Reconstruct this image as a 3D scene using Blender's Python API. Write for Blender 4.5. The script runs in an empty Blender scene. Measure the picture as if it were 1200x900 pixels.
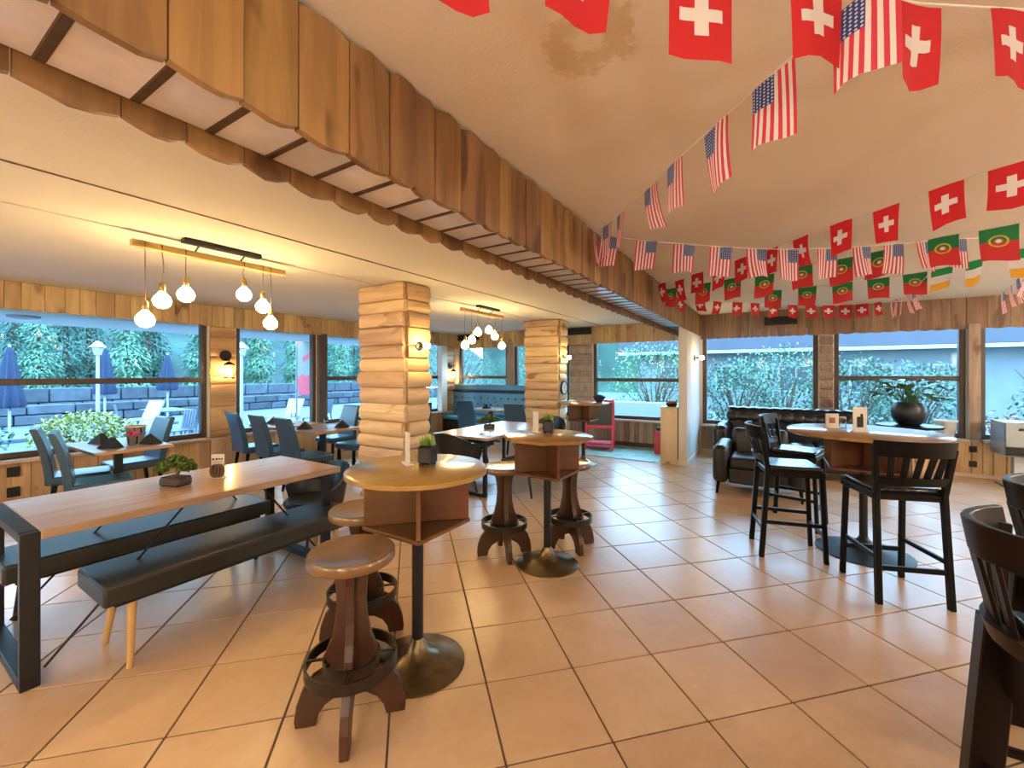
import bpy, bmesh, math, random
from mathutils import Vector, Matrix

SC = bpy.context.scene
COL = SC.collection
RND = random.Random(11)
PI = math.pi
rad = math.radians

# ---------------------------------------------------------------- camera
EYE = 1.55
cam_d = bpy.data.cameras.new('camera')
cam_d.sensor_width = 36.0
cam_d.lens = 14.85
cam_d.shift_y = -0.0104
cam_d.clip_start = 0.02
cam_d.clip_end = 300
cam = bpy.data.objects.new('camera', cam_d)
COL.objects.link(cam)
cam.location = (0, 0, EYE)
cam.rotation_euler = (rad(90), 0, rad(31.8))
SC.camera = cam

# ---------------------------------------------------------------- world, exposure, lights
SC.view_settings.view_transform = 'Standard'
SC.view_settings.look = 'None'
SC.view_settings.exposure = 0.5
SC.view_settings.gamma = 1.0
SC.cycles.max_bounces = 8
SC.cycles.transparent_max_bounces = 16
SC.cycles.caustics_reflective = False
SC.cycles.caustics_refractive = False
SC.cycles.sample_clamp_indirect = 6.0

SKY_STRENGTH = 12.0
w = bpy.data.worlds.new('overcast_sky')
SC.world = w
w.use_nodes = True
nt = w.node_tree
nt.nodes.clear()
wo = nt.nodes.new('ShaderNodeOutputWorld')
bg = nt.nodes.new('ShaderNodeBackground')
bg.inputs['Strength'].default_value = SKY_STRENGTH
tc = nt.nodes.new('ShaderNodeTexCoord')
sp = nt.nodes.new('ShaderNodeSeparateXYZ')
rp = nt.nodes.new('ShaderNodeValToRGB')
rp.color_ramp.elements[0].position = 0.0
rp.color_ramp.elements[0].color = (0.55, 0.78, 0.95, 1)
rp.color_ramp.elements[1].position = 0.6
rp.color_ramp.elements[1].color = (0.40, 0.66, 1.0, 1)
nt.links.new(tc.outputs['Generated'], sp.inputs[0])
nt.links.new(sp.outputs['Z'], rp.inputs[0])
nt.links.new(rp.outputs[0], bg.inputs['Color'])
nt.links.new(bg.outputs[0], wo.inputs[0])

FILL_W = 120.0      # power of the fill globes added out of view
BULB_E = 50.0       # filament bulbs
WALLB_E = 130.0
WARM = (1.0, 0.74, 0.42)


# fill globes added to brighten the room, all out of view: x, y, z, share of FILL_W (their glow is set in the builder below)
FILL_SPOTS = [(-0.4, -1.6, 1.95, 0.55), (2.6, -1.2, 1.95, 0.5), (1.2, -3.0, 2.0, 0.55), (4.3, 2.0, 1.95, 1.1), (-4.4, -1.8, 1.95, 0.5), (-2.6, -3.0, 1.95, 0.75), (4.9, 6.0, 2.0, 1.5)]
FILL_R = 0.18

# ---------------------------------------------------------------- mesh helpers


class MB:
    def __init__(s):
        s.v = []
        s.f = []
        s.uv = None

    def add(s, vs, fs, M=None):
        o = len(s.v)
        for p in vs:
            p = Vector(p)
            s.v.append(M @ p if M else p)
        for f in fs:
            s.f.append(tuple(i + o for i in f))
        return s

    def box(s, c, d, ch=0.0, M=None):
        hx, hy, hz = d[0] / 2, d[1] / 2, d[2] / 2
        if ch <= 0:
            vs = [(c[0] + a * hx, c[1] + b * hy, c[2] + e * hz) for a in (-1, 1) for b in (-1, 1) for e in (-1, 1)]
            fs = [(0, 1, 3, 2), (4, 6, 7, 5), (0, 4, 5, 1), (2, 3, 7, 6), (0, 2, 6, 4), (1, 5, 7, 3)]
            return s.add(vs, fs, M)
        h = (hx, hy, hz)
        ch = min(ch, 0.49 * min(d))
        idx = {}
        vs = []
        for a in (-1, 1):
            for b in (-1, 1):
                for e in (-1, 1):
                    sg = (a, b, e)
                    for ax in range(3):
                        idx[(sg, ax)] = len(vs)
                        vs.append(tuple(c[k] + sg[k] * (h[k] if k == ax else h[k] - ch) for k in range(3)))
        fs = []
        for ax in range(3):
            o1, o2 = [k for k in range(3) if k != ax]
            for sgn in (-1, 1):
                q = []
                for (p, r) in ((-1, -1), (1, -1), (1, 1), (-1, 1)):
                    t = [0, 0, 0]
                    t[ax] = sgn
                    t[o1] = p
                    t[o2] = r
                    q.append(idx[(tuple(t), ax)])
                fs.append(tuple(q))
            for p in (-1, 1):
                for r in (-1, 1):
                    t = [0, 0, 0]
                    t[o1] = p
                    t[o2] = r
                    t[ax] = -1
                    c1 = tuple(t)
                    t[ax] = 1
                    c2 = tuple(t)
                    fs.append((idx[(c1, o1)], idx[(c2, o1)], idx[(c2, o2)], idx[(c1, o2)]))
        for a in (-1, 1):
            for b in (-1, 1):
                for e in (-1, 1):
                    sg = (a, b, e)
                    fs.append((idx[(sg, 0)], idx[(sg, 1)], idx[(sg, 2)]))
        return s.add(vs, fs, M)

    def lathe(s, prof, n=20, M=None, close=True):
        vs = []
        fs = []
        for (r, z) in prof:
            for k in range(n):
                a = 2 * PI * k / n
                vs.append((r * math.cos(a), r * math.sin(a), z))
        m = len(prof)
        for i in range(m - 1):
            for k in range(n):
                fs.append((i * n + k, i * n + (k + 1) % n, (i + 1) * n + (k + 1) % n, (i + 1) * n + k))
        if close:
            fs.append(tuple(range(n)))
            fs.append(tuple((m - 1) * n + k for k in range(n)))
        return s.add(vs, fs, M)

    def ring(s, r0, r1, z0, z1, n=28, M=None):
        prof = [(r0, z0), (r1, z0), (r1, z1), (r0, z1)]
        vs = []
        fs = []
        for (r, z) in prof:
            for k in range(n):
                a = 2 * PI * k / n
                vs.append((r * math.cos(a), r * math.sin(a), z))
        for i in range(4):
            for k in range(n):
                j = (i + 1) % 4
                fs.append((i * n + k, i * n + (k + 1) % n, j * n + (k + 1) % n, j * n + k))
        return s.add(vs, fs, M)

    def tube(s, pts, r, n=8, cap=True, M=None):
        pts = [Vector(p) for p in pts]
        rs = r if isinstance(r, (list, tuple)) else [r] * len(pts)
        vs = []
        fs = []
        up = None
        for i, p in enumerate(pts):
            if i == 0:
                t = pts[1] - pts[0]
            elif i == len(pts) - 1:
                t = pts[-1] - pts[-2]
            else:
                t = pts[i + 1] - pts[i - 1]
            t.normalize()
            if up is None:
                up = Vector((0, 0, 1)) if abs(t.z) < 0.9 else Vector((1, 0, 0))
            a = t.cross(up)
            if a.length < 1e-4:
                a = t.cross(Vector((0, 1, 0)))
            a.normalize()
            b = a.cross(t).normalized()
            up = b
            for k in range(n):
                an = 2 * PI * (k + 0.5) / n
                vs.append(p + (a * math.cos(an) + b * math.sin(an)) * rs[i])
        for i in range(len(pts) - 1):
            for k in range(n):
                fs.append((i * n + k, i * n + (k + 1) % n, (i + 1) * n + (k + 1) % n, (i + 1) * n + k))
        if cap:
            fs.append(tuple(range(n)))
            fs.append(tuple((len(pts) - 1) * n + k for k in range(n)))
        return s.add(vs, fs, M)

    def prism(s, poly, t, M=None):
        """polygon in local XZ, thickness t along Y"""
        n = len(poly)
        vs = [(x, -t / 2, z) for x, z in poly] + [(x, t / 2, z) for x, z in poly]
        fs = [tuple(range(n)), tuple(range(2 * n - 1, n - 1, -1))]
        for i in range(n):
            j = (i + 1) % n
            fs.append((i, j, n + j, n + i))
        return s.add(vs, fs, M)

    def bar(s, a, b, sx, sy, ch=0.0, up=(0, 0, 1)):
        """box bar from a to b with cross-section sx, sy"""
        a = Vector(a)
        b = Vector(b)
        z = (b - a)
        L = z.length
        z.normalize()
        u = Vector(up)
        if abs(z.dot(u)) > 0.95:
            u = Vector((0, 1, 0))
        x = u.cross(z).normalized()
        y = z.cross(x)
        M = Matrix((x, y, z)).transposed().to_4x4()
        M.translation = (a + b) / 2
        return s.box((0, 0, 0), (sx, sy, L), ch, M)

    def mesh(s, name, mt, smooth=None):
        me = bpy.data.meshes.new(name)
        me.from_pydata([tuple(v) for v in s.v], [], s.f)
        bm = bmesh.new()
        bm.from_mesh(me)
        bmesh.ops.recalc_face_normals(bm, faces=bm.faces)
        bm.to_mesh(me)
        bm.free()
        if mt:
            me.materials.append(mt)
        if smooth is not None:
            me.polygons.foreach_set('use_smooth', [True] * len(me.polygons))
            if smooth < 180:
                me.set_sharp_from_angle(angle=rad(smooth))
        me.update()
        return me

    def build(s, name, mt, parent=None, smooth=None, loc=None, rot=None, bevel=0, seg=2, sub=0):
        return put(name, s.mesh(name, mt, smooth), parent, loc, rot, bevel=bevel, seg=seg, sub=sub)


def put(name, me, parent=None, loc=None, rot=None, scale=None, bevel=0, seg=2, sub=0):
    o = bpy.data.objects.new(name, me)
    COL.objects.link(o)
    if parent:
        o.parent = parent
    if loc:
        o.location = loc
    if rot:
        o.rotation_euler = rot
    if scale:
        o.scale = scale
    if bevel:
        m = o.modifiers.new('soft', 'BEVEL')
        m.width = bevel
        m.segments = seg
        m.limit_method = 'ANGLE'
    if sub:
        m = o.modifiers.new('smooth', 'SUBSURF')
        m.levels = sub
        m.render_levels = sub
    return o


def tag(o, label=None, cat=None, group=None, kind=None):
    if label:
        o['label'] = label
    if cat:
        o['category'] = cat
    if group:
        o['group'] = group
    if kind:
        o['kind'] = kind
    return o


def empty(name, loc=(0, 0, 0), rz=0.0):
    o = bpy.data.objects.new(name, None)
    COL.objects.link(o)
    o.empty_display_size = 0.1
    o.location = loc
    o.rotation_euler = (0, 0, rz)
    return o


def thing(name, label, cat, loc=(0, 0, 0), rz=0.0, group=None):
    return tag(empty(name, loc, rz), label, cat, group)


def copy_tree(o, parent=None):
    c = o.copy()
    COL.objects.link(c)
    c.parent = parent
    for ch in o.children:
        copy_tree(ch, c)
    return c


def dup(o, loc, rz, label, group=None):
    c = copy_tree(o)
    c.location = loc
    c.rotation_euler = (0, 0, rz)
    c['label'] = label
    if group:
        c['group'] = group
    return c


def struct(name, label=None, loc=(0, 0, 0)):
    o = empty(name, loc)
    o['kind'] = 'structure'
    if label:
        o['label'] = label
    return o


# ---------------------------------------------------------------- materials


def new_mat(name):
    m = bpy.data.materials.new(name)
    m.use_nodes = True
    t = m.node_tree
    b = t.nodes['Principled BSDF']
    return m, t, b


def nd(t, typ, **kw):
    n = t.nodes.new(typ)
    for k, v in kw.items():
        setattr(n, k, v)
    return n


def lk(t, a, b):
    t.links.new(a, b)


def math_node(t, op, a, b=None, c=None):
    n = nd(t, 'ShaderNodeMath', operation=op)
    for i, x in enumerate((a, b, c)):
        if x is None:
            continue
        if isinstance(x, (int, float)):
            n.inputs[i].default_value = x
        else:
            lk(t, x, n.inputs[i])
    return n.outputs[0]


def ramp(t, fac, stops):
    r = nd(t, 'ShaderNodeValToRGB')
    e = r.color_ramp.elements
    while len(e) > 1:
        e.remove(e[-1])
    e[0].position, e[0].color = stops[0][0], (*stops[0][1], 1)
    for p, c in stops[1:]:
        x = e.new(p)
        x.color = (*c, 1)
    lk(t, fac, r.inputs[0])
    return r.outputs[0]


def coords(t, scale, rand=True):
    tcn = nd(t, 'ShaderNodeTexCoord')
    src = tcn.outputs['Object']
    oi = nd(t, 'ShaderNodeObjectInfo')
    if rand:
        k = math_node(t, 'MULTIPLY', oi.outputs['Random'], 61.0)
        va = nd(t, 'ShaderNodeVectorMath', operation='ADD')
        lk(t, src, va.inputs[0])
        lk(t, k, va.inputs[1])
        src = va.outputs[0]
    mp = nd(t, 'ShaderNodeMapping')
    mp.inputs['Scale'].default_value = scale
    lk(t, src, mp.inputs[0])
    return mp.outputs[0], oi.outputs['Random']


def noise(t, vec, scale=1.0, detail=4.0, rough=0.55, dist=0.0):
    n = nd(t, 'ShaderNodeTexNoise')
    n.inputs['Scale'].default_value = scale
    n.inputs['Detail'].default_value = detail
    n.inputs['Roughness'].default_value = rough
    n.inputs['Distortion'].default_value = dist
    if vec is not None:
        lk(t, vec, n.inputs['Vector'])
    return n.outputs['Fac']


def vary(t, col, rnd, var, hue=0.0):
    h = nd(t, 'ShaderNodeHueSaturation')
    v = math_node(t, 'MULTIPLY_ADD', rnd, 2 * var, 1 - var)
    lk(t, v, h.inputs['Value'])
    if hue:
        lk(t, math_node(t, 'MULTIPLY_ADD', rnd, hue, 0.5 - hue / 2), h.inputs['Hue'])
    lk(t, col, h.inputs['Color'])
    return h.outputs[0]


def bump(t, b, h, strength=0.2, dist=0.01):
    n = nd(t, 'ShaderNodeBump')
    n.inputs['Strength'].default_value = strength
    n.inputs['Distance'].default_value = dist
    lk(t, h, n.inputs['Height'])
    lk(t, n.outputs[0], b.inputs['Normal'])


def wood(name, dark, light, axis=2, rough=0.5, var=0.15, grain=9.0, knots=True, coat=0.0, bmp=0.15, spec=0.5, kn=0.66):
    m, t, b = new_mat(name)
    b.inputs['Specular IOR Level'].default_value = spec
    sc = [grain, grain, grain]
    sc[axis] = grain * 0.08
    v, rnd = coords(t, sc)
    n1 = noise(t, v, 1.4, 5, 0.6, 0.9)
    c = ramp(t, n1, [(0.28, dark), (0.5, tuple((a + q) / 2 for a, q in zip(dark, light))), (0.72, light)])
    if knots:
        sk = [5, 5, 5]
        sk[axis] = 2.0
        v2, _ = coords(t, sk)
        k = noise(t, v2, 1.0, 2, 0.5, 0.6)
        f = ramp(t, k, [(kn, (1, 1, 1)), (kn + 0.09, (0.32, 0.22, 0.17))])
        mx = nd(t, 'ShaderNodeMix', data_type='RGBA', blend_type='MULTIPLY')
        mx.inputs[0].default_value = 0.8
        lk(t, c, mx.inputs[6])
        lk(t, f, mx.inputs[7])
        c = mx.outputs[2]
    c = vary(t, c, rnd, var, 0.02)
    lk(t, c, b.inputs['Base Color'])
    b.inputs['Roughness'].default_value = rough
    b.inputs['Coat Weight'].default_value = coat
    b.inputs['Coat Roughness'].default_value = 0.12
    if bmp:
        bump(t, b, n1, bmp, 0.004)
    return m


def plain(name, col, rough=0.5, metal=0.0, nz=0.0, scale=30.0, var=0.0, coat=0.0, bmp=0.0, spec=None):
    m, t, b = new_mat(name)
    b.inputs['Roughness'].default_value = rough
    b.inputs['Metallic'].default_value = metal
    b.inputs['Coat Weight'].default_value = coat
    if spec is not None:
        b.inputs['Specular IOR Level'].default_value = spec
    v, rnd = coords(t, (1, 1, 1))
    n1 = noise(t, v, scale, 4, 0.6)
    lo = tuple(max(0, x * (1 - nz)) for x in col)
    hi = tuple(min(1, x * (1 + nz)) for x in col)
    c = ramp(t, n1, [(0.3, lo), (0.7, hi)])
    if var:
        c = vary(t, c, rnd, var)
    lk(t, c, b.inputs['Base Color'])
    if bmp:
        bump(t, b, n1, bmp, 0.004)
    return m


def emit(name, col, strength):
    m = bpy.data.materials.new(name)
    m.use_nodes = True
    t = m.node_tree
    t.nodes.clear()
    o = nd(t, 'ShaderNodeOutputMaterial')
    e = nd(t, 'ShaderNodeEmission')
    e.inputs[0].default_value = (*col, 1)
    e.inputs[1].default_value = strength
    lk(t, e.outputs[0], o.inputs[0])
    return m


def glass_mat(name, tint, refl=0.06):
    m = bpy.data.materials.new(name)
    m.use_nodes = True
    t = m.node_tree
    t.nodes.clear()
    o = nd(t, 'ShaderNodeOutputMaterial')
    tr = nd(t, 'ShaderNodeBsdfTransparent')
    tr.inputs[0].default_value = (*tint, 1)
    gl = nd(t, 'ShaderNodeBsdfGlossy')
    gl.inputs['Roughness'].default_value = 0.0
    lw = nd(t, 'ShaderNodeLayerWeight')
    lw.inputs['Blend'].default_value = refl
    mx = nd(t, 'ShaderNodeMixShader')
    lk(t, lw.outputs['Fresnel'], mx.inputs[0])
    lk(t, tr.outputs[0], mx.inputs[1])
    lk(t, gl.outputs[0], mx.inputs[2])
    lk(t, mx.outputs[0], o.inputs[0])
    return m


M = {}
M['valance'] = wood('valance_pine', (0.36, 0.215, 0.085), (0.62, 0.43, 0.21), 2, 0.55, 0.2, 8, kn=0.62)
M['fascia'] = wood('beam_board_wood', (0.155, 0.078, 0.027), (0.345, 0.182, 0.066), 2, 0.5, 0.25, 7, kn=0.59, bmp=0.3)
M['fascia_backlit'] = wood('backlit_toned_valance_wood', (0.12, 0.060, 0.030), (0.28, 0.150, 0.075), 2, 0.55, 0.22, 7, kn=0.61)  # darkened so the colour holds the shade of a backlit valance
M['fascia_grey'] = wood('greyish_board_wood', (0.11, 0.065, 0.042), (0.25, 0.155, 0.105), 2, 0.6, 0.2)  # tone lowered too, for the backlit left end of that valance
M['log'] = wood('pillar_log_wood', (0.50, 0.30, 0.13), (0.84, 0.60, 0.34), 0, 0.6, 0.22, 7, kn=0.62, bmp=0.3)
M['pier'] = wood('pier_board_wood', (0.42, 0.22, 0.09), (0.64, 0.40, 0.20), 0, 0.6, 0.2)
M['pallet'] = wood('pallet_board_wood', (0.50, 0.30, 0.14), (0.74, 0.52, 0.30), 2, 0.65, 0.2)
M['pallet_grey'] = wood('grey_pallet_board_wood', (0.25, 0.16, 0.11), (0.46, 0.34, 0.25), 2, 0.7, 0.25)
M['dark_wood'] = wood('dark_window_frame_wood', (0.045, 0.028, 0.02), (0.085, 0.055, 0.04), 2, 0.5, 0.05, knots=False)
M['sill'] = wood('sill_board_wood', (0.55, 0.40, 0.28), (0.72, 0.58, 0.44), 0, 0.35, 0.05, knots=False)
M['table'] = wood('oak_table_wood', (0.30, 0.18, 0.10), (0.50, 0.335, 0.20), 1, 0.28, 0.05, 12, coat=0.25, bmp=0.04)
M['bar_wood'] = wood('varnished_bar_table_wood', (0.23, 0.115, 0.026), (0.36, 0.195, 0.05), 1, 0.3, 0.08, 7, False, coat=0.5, bmp=0.03)
M['bar_side'] = wood('varnished_cubby_wood', (0.085, 0.028, 0.007), (0.145, 0.052, 0.013), 0, 0.42, 0.05, 7, False, coat=0.08, bmp=0.03)
M['stool'] = wood('stool_brown_wood', (0.034, 0.011, 0.004), (0.068, 0.024, 0.008), 2, 0.4, 0.08, 8, False, coat=0.05, bmp=0.04)
M['stool_seat'] = wood('stool_seat_wood', (0.12, 0.055, 0.020), (0.21, 0.105, 0.040), 1, 0.28, 0.06, 7, False, coat=0.5, bmp=0.03)
M['leg_wood'] = wood('bench_leg_wood', (0.45, 0.24, 0.08), (0.62, 0.38, 0.15), 2, 0.45, 0.05, knots=False)
M['pale_wood'] = wood('pale_counter_wood', (0.62, 0.47, 0.28), (0.74, 0.60, 0.40), 2, 0.5, 0.05, 5)
M['pend_wood'] = wood('pendant_bar_wood', (0.50, 0.30, 0.10), (0.68, 0.45, 0.18), 1, 0.5, 0.05)
M['black_wood'] = wood('black_chair_wood', (0.0022, 0.002, 0.002), (0.004, 0.0034, 0.003), 2, 0.38, 0.05, 9, False, coat=0.0, spec=0.18, bmp=0.03)
M['brown_black_wood'] = wood('dark_brown_chair_wood', (0.006, 0.003, 0.0025), (0.011, 0.0055, 0.004), 2, 0.36, 0.05, 9, False, coat=0.0, spec=0.15, bmp=0.03)
M['blackmetal'] = plain('black_steel', (0.010, 0.010, 0.012), 0.45, 0.3, 0.2)
M['ringmetal'] = plain('dark_foot_ring_iron', (0.045, 0.036, 0.028), 0.35, 0.8, 0.2)
M['bronze'] = plain('brushed_bronze', (0.20, 0.15, 0.085), 0.32, 0.9, 0.25, 12)
M['bench'] = plain('dark_olive_bench_vinyl', (0.013, 0.0135, 0.011), 0.42, 0, 0.2, 60)
M['blue'] = plain('slate_blue_chair_vinyl', (0.024, 0.066, 0.12), 0.33, 0, 0.12, 50)
M['tuft'] = plain('blue_tufted_vinyl', (0.07, 0.22, 0.34), 0.35, 0, 0.12, 50)
M['bucket'] = plain('black_bucket_chair_vinyl', (0.008, 0.010, 0.014), 0.4, 0, 0.2, 60)
M['leather_black'] = plain('black_sofa_leather', (0.005, 0.006, 0.010), 0.32, 0, 0.25, 40, bmp=0.1)
M['leather_brown'] = plain('dark_brown_armchair_leather', (0.009, 0.006, 0.005), 0.45, 0, 0.25, 40, bmp=0.1)
M['seat_pad'] = plain('black_seat_pad_vinyl', (0.012, 0.014, 0.018), 0.25, 0, 0.2, 50)
M['white'] = plain('white_paint', (0.74, 0.70, 0.62), 0.6, 0, 0.03, 4)
M['soffit'] = plain('whitewashed_soffit_board', (0.80, 0.77, 0.82), 0.22, 0, 0.14, 5, 0.06, coat=0.3)
M['batten'] = plain('dark_batten_wood', (0.075, 0.045, 0.03), 0.6, 0, 0.3, 20)
M['grout'] = plain('dark_tan_grout', (0.13, 0.085, 0.055), 0.9, 0, 0.15, 40)
M['eave'] = plain('white_eave_paint', (0.88, 0.86, 0.82), 0.7)
M['pane'] = glass_mat('window_glass', (0.82, 0.94, 0.98), 0.10)
M['clear'] = glass_mat('drinking_glass', (0.95, 0.97, 0.97), 0.25)
M['bulb'] = emit('lit_filament_bulb', (1.0, 0.68, 0.28), BULB_E)
M['bulbw'] = emit('lit_wall_bulb', (1.0, 0.66, 0.25), WALLB_E)
M['brass'] = plain('brass_socket', (0.30, 0.21, 0.08), 0.35, 0.8, 0.15)
M['cord'] = plain('brown_cord', (0.10, 0.07, 0.05), 0.7)
M['string'] = plain('white_bunting_string', (0.75, 0.72, 0.70), 0.8)
M['napkin'] = plain('black_napkin_cloth', (0.012, 0.013, 0.015), 0.8, 0, 0.2)
M['plate'] = plain('white_china', (0.7, 0.72, 0.74), 0.2)
M['card'] = plain('white_menu_card', (0.72, 0.68, 0.62), 0.5, 0, 0.04, 60)
M['pot_black'] = plain('black_plastic_pot', (0.006, 0.005, 0.005), 0.4)
M['pot_blue'] = plain('dark_slate_glazed_pot', (0.006, 0.008, 0.013), 0.4, 0, 0.15, 20)
M['pot_brown'] = plain('brown_bonsai_pot_glaze', (0.05, 0.03, 0.02), 0.35)
M['soil'] = plain('dark_soil', (0.04, 0.025, 0.015), 0.95, 0, 0.4, 60)
M['bark'] = plain('bark', (0.09, 0.055, 0.035), 0.9, 0, 0.4, 30)
M['leaf'] = plain('glossy_leaf_green', (0.045, 0.12, 0.03), 0.35, 0, 0.35, 14)
M['bonsai'] = plain('bonsai_leaf_green', (0.09, 0.16, 0.025), 0.6, 0, 0.45, 40)
M['grassy'] = plain('bright_grass_green', (0.22, 0.36, 0.05), 0.6, 0, 0.3, 30)
M['pink'] = plain('pink_red_painted_wood', (0.72, 0.075, 0.13), 0.5, 0, 0.06, 10)
M['slate'] = plain('grey_chalkboard', (0.085, 0.10, 0.12), 0.7, 0, 0.15, 8)
M['steel'] = plain('brushed_pale_steel', (0.42, 0.50, 0.56), 0.25, 0.7, 0.06, 8)
M['greypost'] = plain('pale_grey_post', (0.48, 0.52, 0.56), 0.5)
M['dark'] = plain('dark_slot', (0.015, 0.014, 0.013), 0.7)
M['bread'] = plain('brown_bread_crust', (0.36, 0.13, 0.05), 0.7, 0, 0.3, 12)
M['red'] = plain('red_plastic', (0.55, 0.04, 0.05), 0.4)
M['pretzel'] = plain('brown_pretzel_glaze', (0.10, 0.045, 0.02), 0.35, 0, 0.25, 20)
M['magenta'] = plain('pink_flower', (0.65, 0.06, 0.22), 0.6)
M['terracotta'] = plain('grey_brown_bucket', (0.22, 0.20, 0.18), 0.6, 0.2)
M['navy'] = plain('navy_parasol_cloth', (0.008, 0.018, 0.05), 0.8, 0, 0.2, 6)
M['ext_white'] = plain('white_outdoor_plastic', (0.26, 0.27, 0.28), 0.5)
M['ext_grey'] = plain('grey_outdoor_wood', (0.06, 0.075, 0.10), 0.7, 0, 0.2, 6)
M['roofgrey'] = plain('grey_roof_fascia', (0.05, 0.05, 0.07), 0.7, 0, 0.1, 2)
M['stone'] = plain('blue_grey_wall_stone', (0.045, 0.055, 0.07), 0.9, 0, 0.3, 3, 0.3)
M['housewall'] = plain('pale_house_wall', (0.15, 0.17, 0.20), 0.8, 0, 0.08, 2)
M['housewin'] = plain('dark_house_window', (0.05, 0.07, 0.09), 0.15)
M['lawn'] = plain('lawn_ground', (0.10, 0.12, 0.10), 0.95, 0, 0.35, 0.6)
M['deck'] = plain('grey_terrace_paving', (0.055, 0.07, 0.095), 0.8, 0, 0.3, 0.9)
M['hill'] = plain('forest_hillside', (0.014, 0.038, 0.03), 1.0, 0, 0.6, 0.25)
M['conifer'] = plain('conifer_green', (0.05, 0.125, 0.09), 0.9, 0, 0.45, 1.2, 0.35)
M['conifer_light'] = plain('pale_conifer_green', (0.095, 0.21, 0.13), 0.9, 0, 0.4, 1.2, 0.3)
M['shrub'] = plain('blue_green_shrub_leaf', (0.07, 0.15, 0.095), 0.8, 0, 0.45, 2.0, 0.25)
M['shrub_yellow'] = plain('yellow_green_shrub_leaf', (0.22, 0.23, 0.06), 0.8, 0, 0.35, 2.0)
M['rust'] = plain('rust_red_shrub_leaf', (0.25, 0.13, 0.085), 0.8, 0, 0.35, 2.0)
M['hedge'] = plain('hedge_green_leaf', (0.09, 0.19, 0.08), 0.8, 0, 0.4, 2.0, 0.15)


def floor_tile_mat():
    m, t, b = new_mat('terracotta_floor_tile_glaze')
    v, rnd = coords(t, (1, 1, 1))
    n1 = noise(t, v, 2.6, 6, 0.62, 0.4)
    n2 = noise(t, v, 22, 3, 0.6)
    c = ramp(t, n1, [(0.25, (0.50, 0.32, 0.185)), (0.5, (0.56, 0.37, 0.22)), (0.78, (0.62, 0.425, 0.265))])
    mx = nd(t, 'ShaderNodeMix', data_type='RGBA', blend_type='MULTIPLY')
    mx.inputs[0].default_value = 0.25
    lk(t, c, mx.inputs[6])
    lk(t, ramp(t, n2, [(0.3, (0.75, 0.72, 0.7)), (0.7, (1, 1, 1))]), mx.inputs[7])
    c = vary(t, mx.outputs[2], rnd, 0.05, 0.006)
    lk(t, c, b.inputs['Base Color'])
    b.inputs['Roughness'].default_value = 0.3
    lk(t, math_node(t, 'MULTIPLY_ADD', n1, 0.06, 0.27), b.inputs['Roughness'])
    return m


M['tile'] = floor_tile_mat()


def plaster(name, col, stain=None):
    m, t, b = new_mat(name)
    v, rnd = coords(t, (1, 1, 1), False)
    n1 = noise(t, v, 0.8, 3, 0.5)
    n2 = noise(t, v, 70, 5, 0.7)
    c = ramp(t, n1, [(0.35, tuple(x * 0.95 for x in col)), (0.65, col)])
    if stain:
        # old water stain: a brown-edged patch with a shape of its own
        vm = nd(t, 'ShaderNodeVectorMath', operation='DISTANCE')
        lk(t, v, vm.inputs[0])
        vm.inputs[1].default_value = stain
        n3 = noise(t, v, 9, 4, 0.65)
        d = math_node(t, 'ADD', vm.outputs['Value'], math_node(t, 'MULTIPLY_ADD', n3, 0.36, -0.18))
        f = ramp(t, d, [(0.02, (0.95, 0.92, 0.86)), (0.07, (0.78, 0.70, 0.56)), (0.14, (0.84, 0.78, 0.66)), (0.17, (1, 1, 1))])
        mx = nd(t, 'ShaderNodeMix', data_type='RGBA', blend_type='MULTIPLY')
        mx.inputs[0].default_value = 1.0
        lk(t, c, mx.inputs[6])
        lk(t, f, mx.inputs[7])
        c = mx.outputs[2]
    lk(t, c, b.inputs['Base Color'])
    b.inputs['Roughness'].default_value = 0.9
    bump(t, b, n2, 0.35, 0.006)
    return m


M['ceil_r'] = plaster('tan_cream_plaster', (0.80, 0.71, 0.60), (-0.55, 1.36, 2.69))
M['ceil_l'] = plaster('cream_plaster', (0.80, 0.76, 0.68))
M['wall'] = plaster('white_plaster', (0.70, 0.67, 0.62))


def uvxy(t):
    u = nd(t, 'ShaderNodeUVMap')
    s = nd(t, 'ShaderNodeSeparateXYZ')
    lk(t, u.outputs[0], s.inputs[0])
    return s.outputs['X'], s.outputs['Y']


def mixc(t, f, a, b_):
    mx = nd(t, 'ShaderNodeMix', data_type='RGBA')
    lk(t, f, mx.inputs[0])
    for i, x in ((6, a), (7, b_)):
        if isinstance(x, tuple):
            mx.inputs[i].default_value = (*x, 1)
        else:
            lk(t, x, mx.inputs[i])
    return mx.outputs[2]


def cloth_out(t, b, c):
    lk(t, c, b.inputs['Base Color'])
    b.inputs['Roughness'].default_value = 0.75
    tl = nd(t, 'ShaderNodeBsdfTranslucent')
    lk(t, c, tl.inputs[0])
    mx = nd(t, 'ShaderNodeMixShader')
    mx.inputs[0].default_value = 0.35
    o = [n for n in t.nodes if n.type == 'OUTPUT_MATERIAL'][0]
    lk(t, b.outputs[0], mx.inputs[1])
    lk(t, tl.outputs[0], mx.inputs[2])
    lk(t, mx.outputs[0], o.inputs[0])


RED = (0.60, 0.020, 0.028)
WHT = (0.80, 0.76, 0.76)


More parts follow.
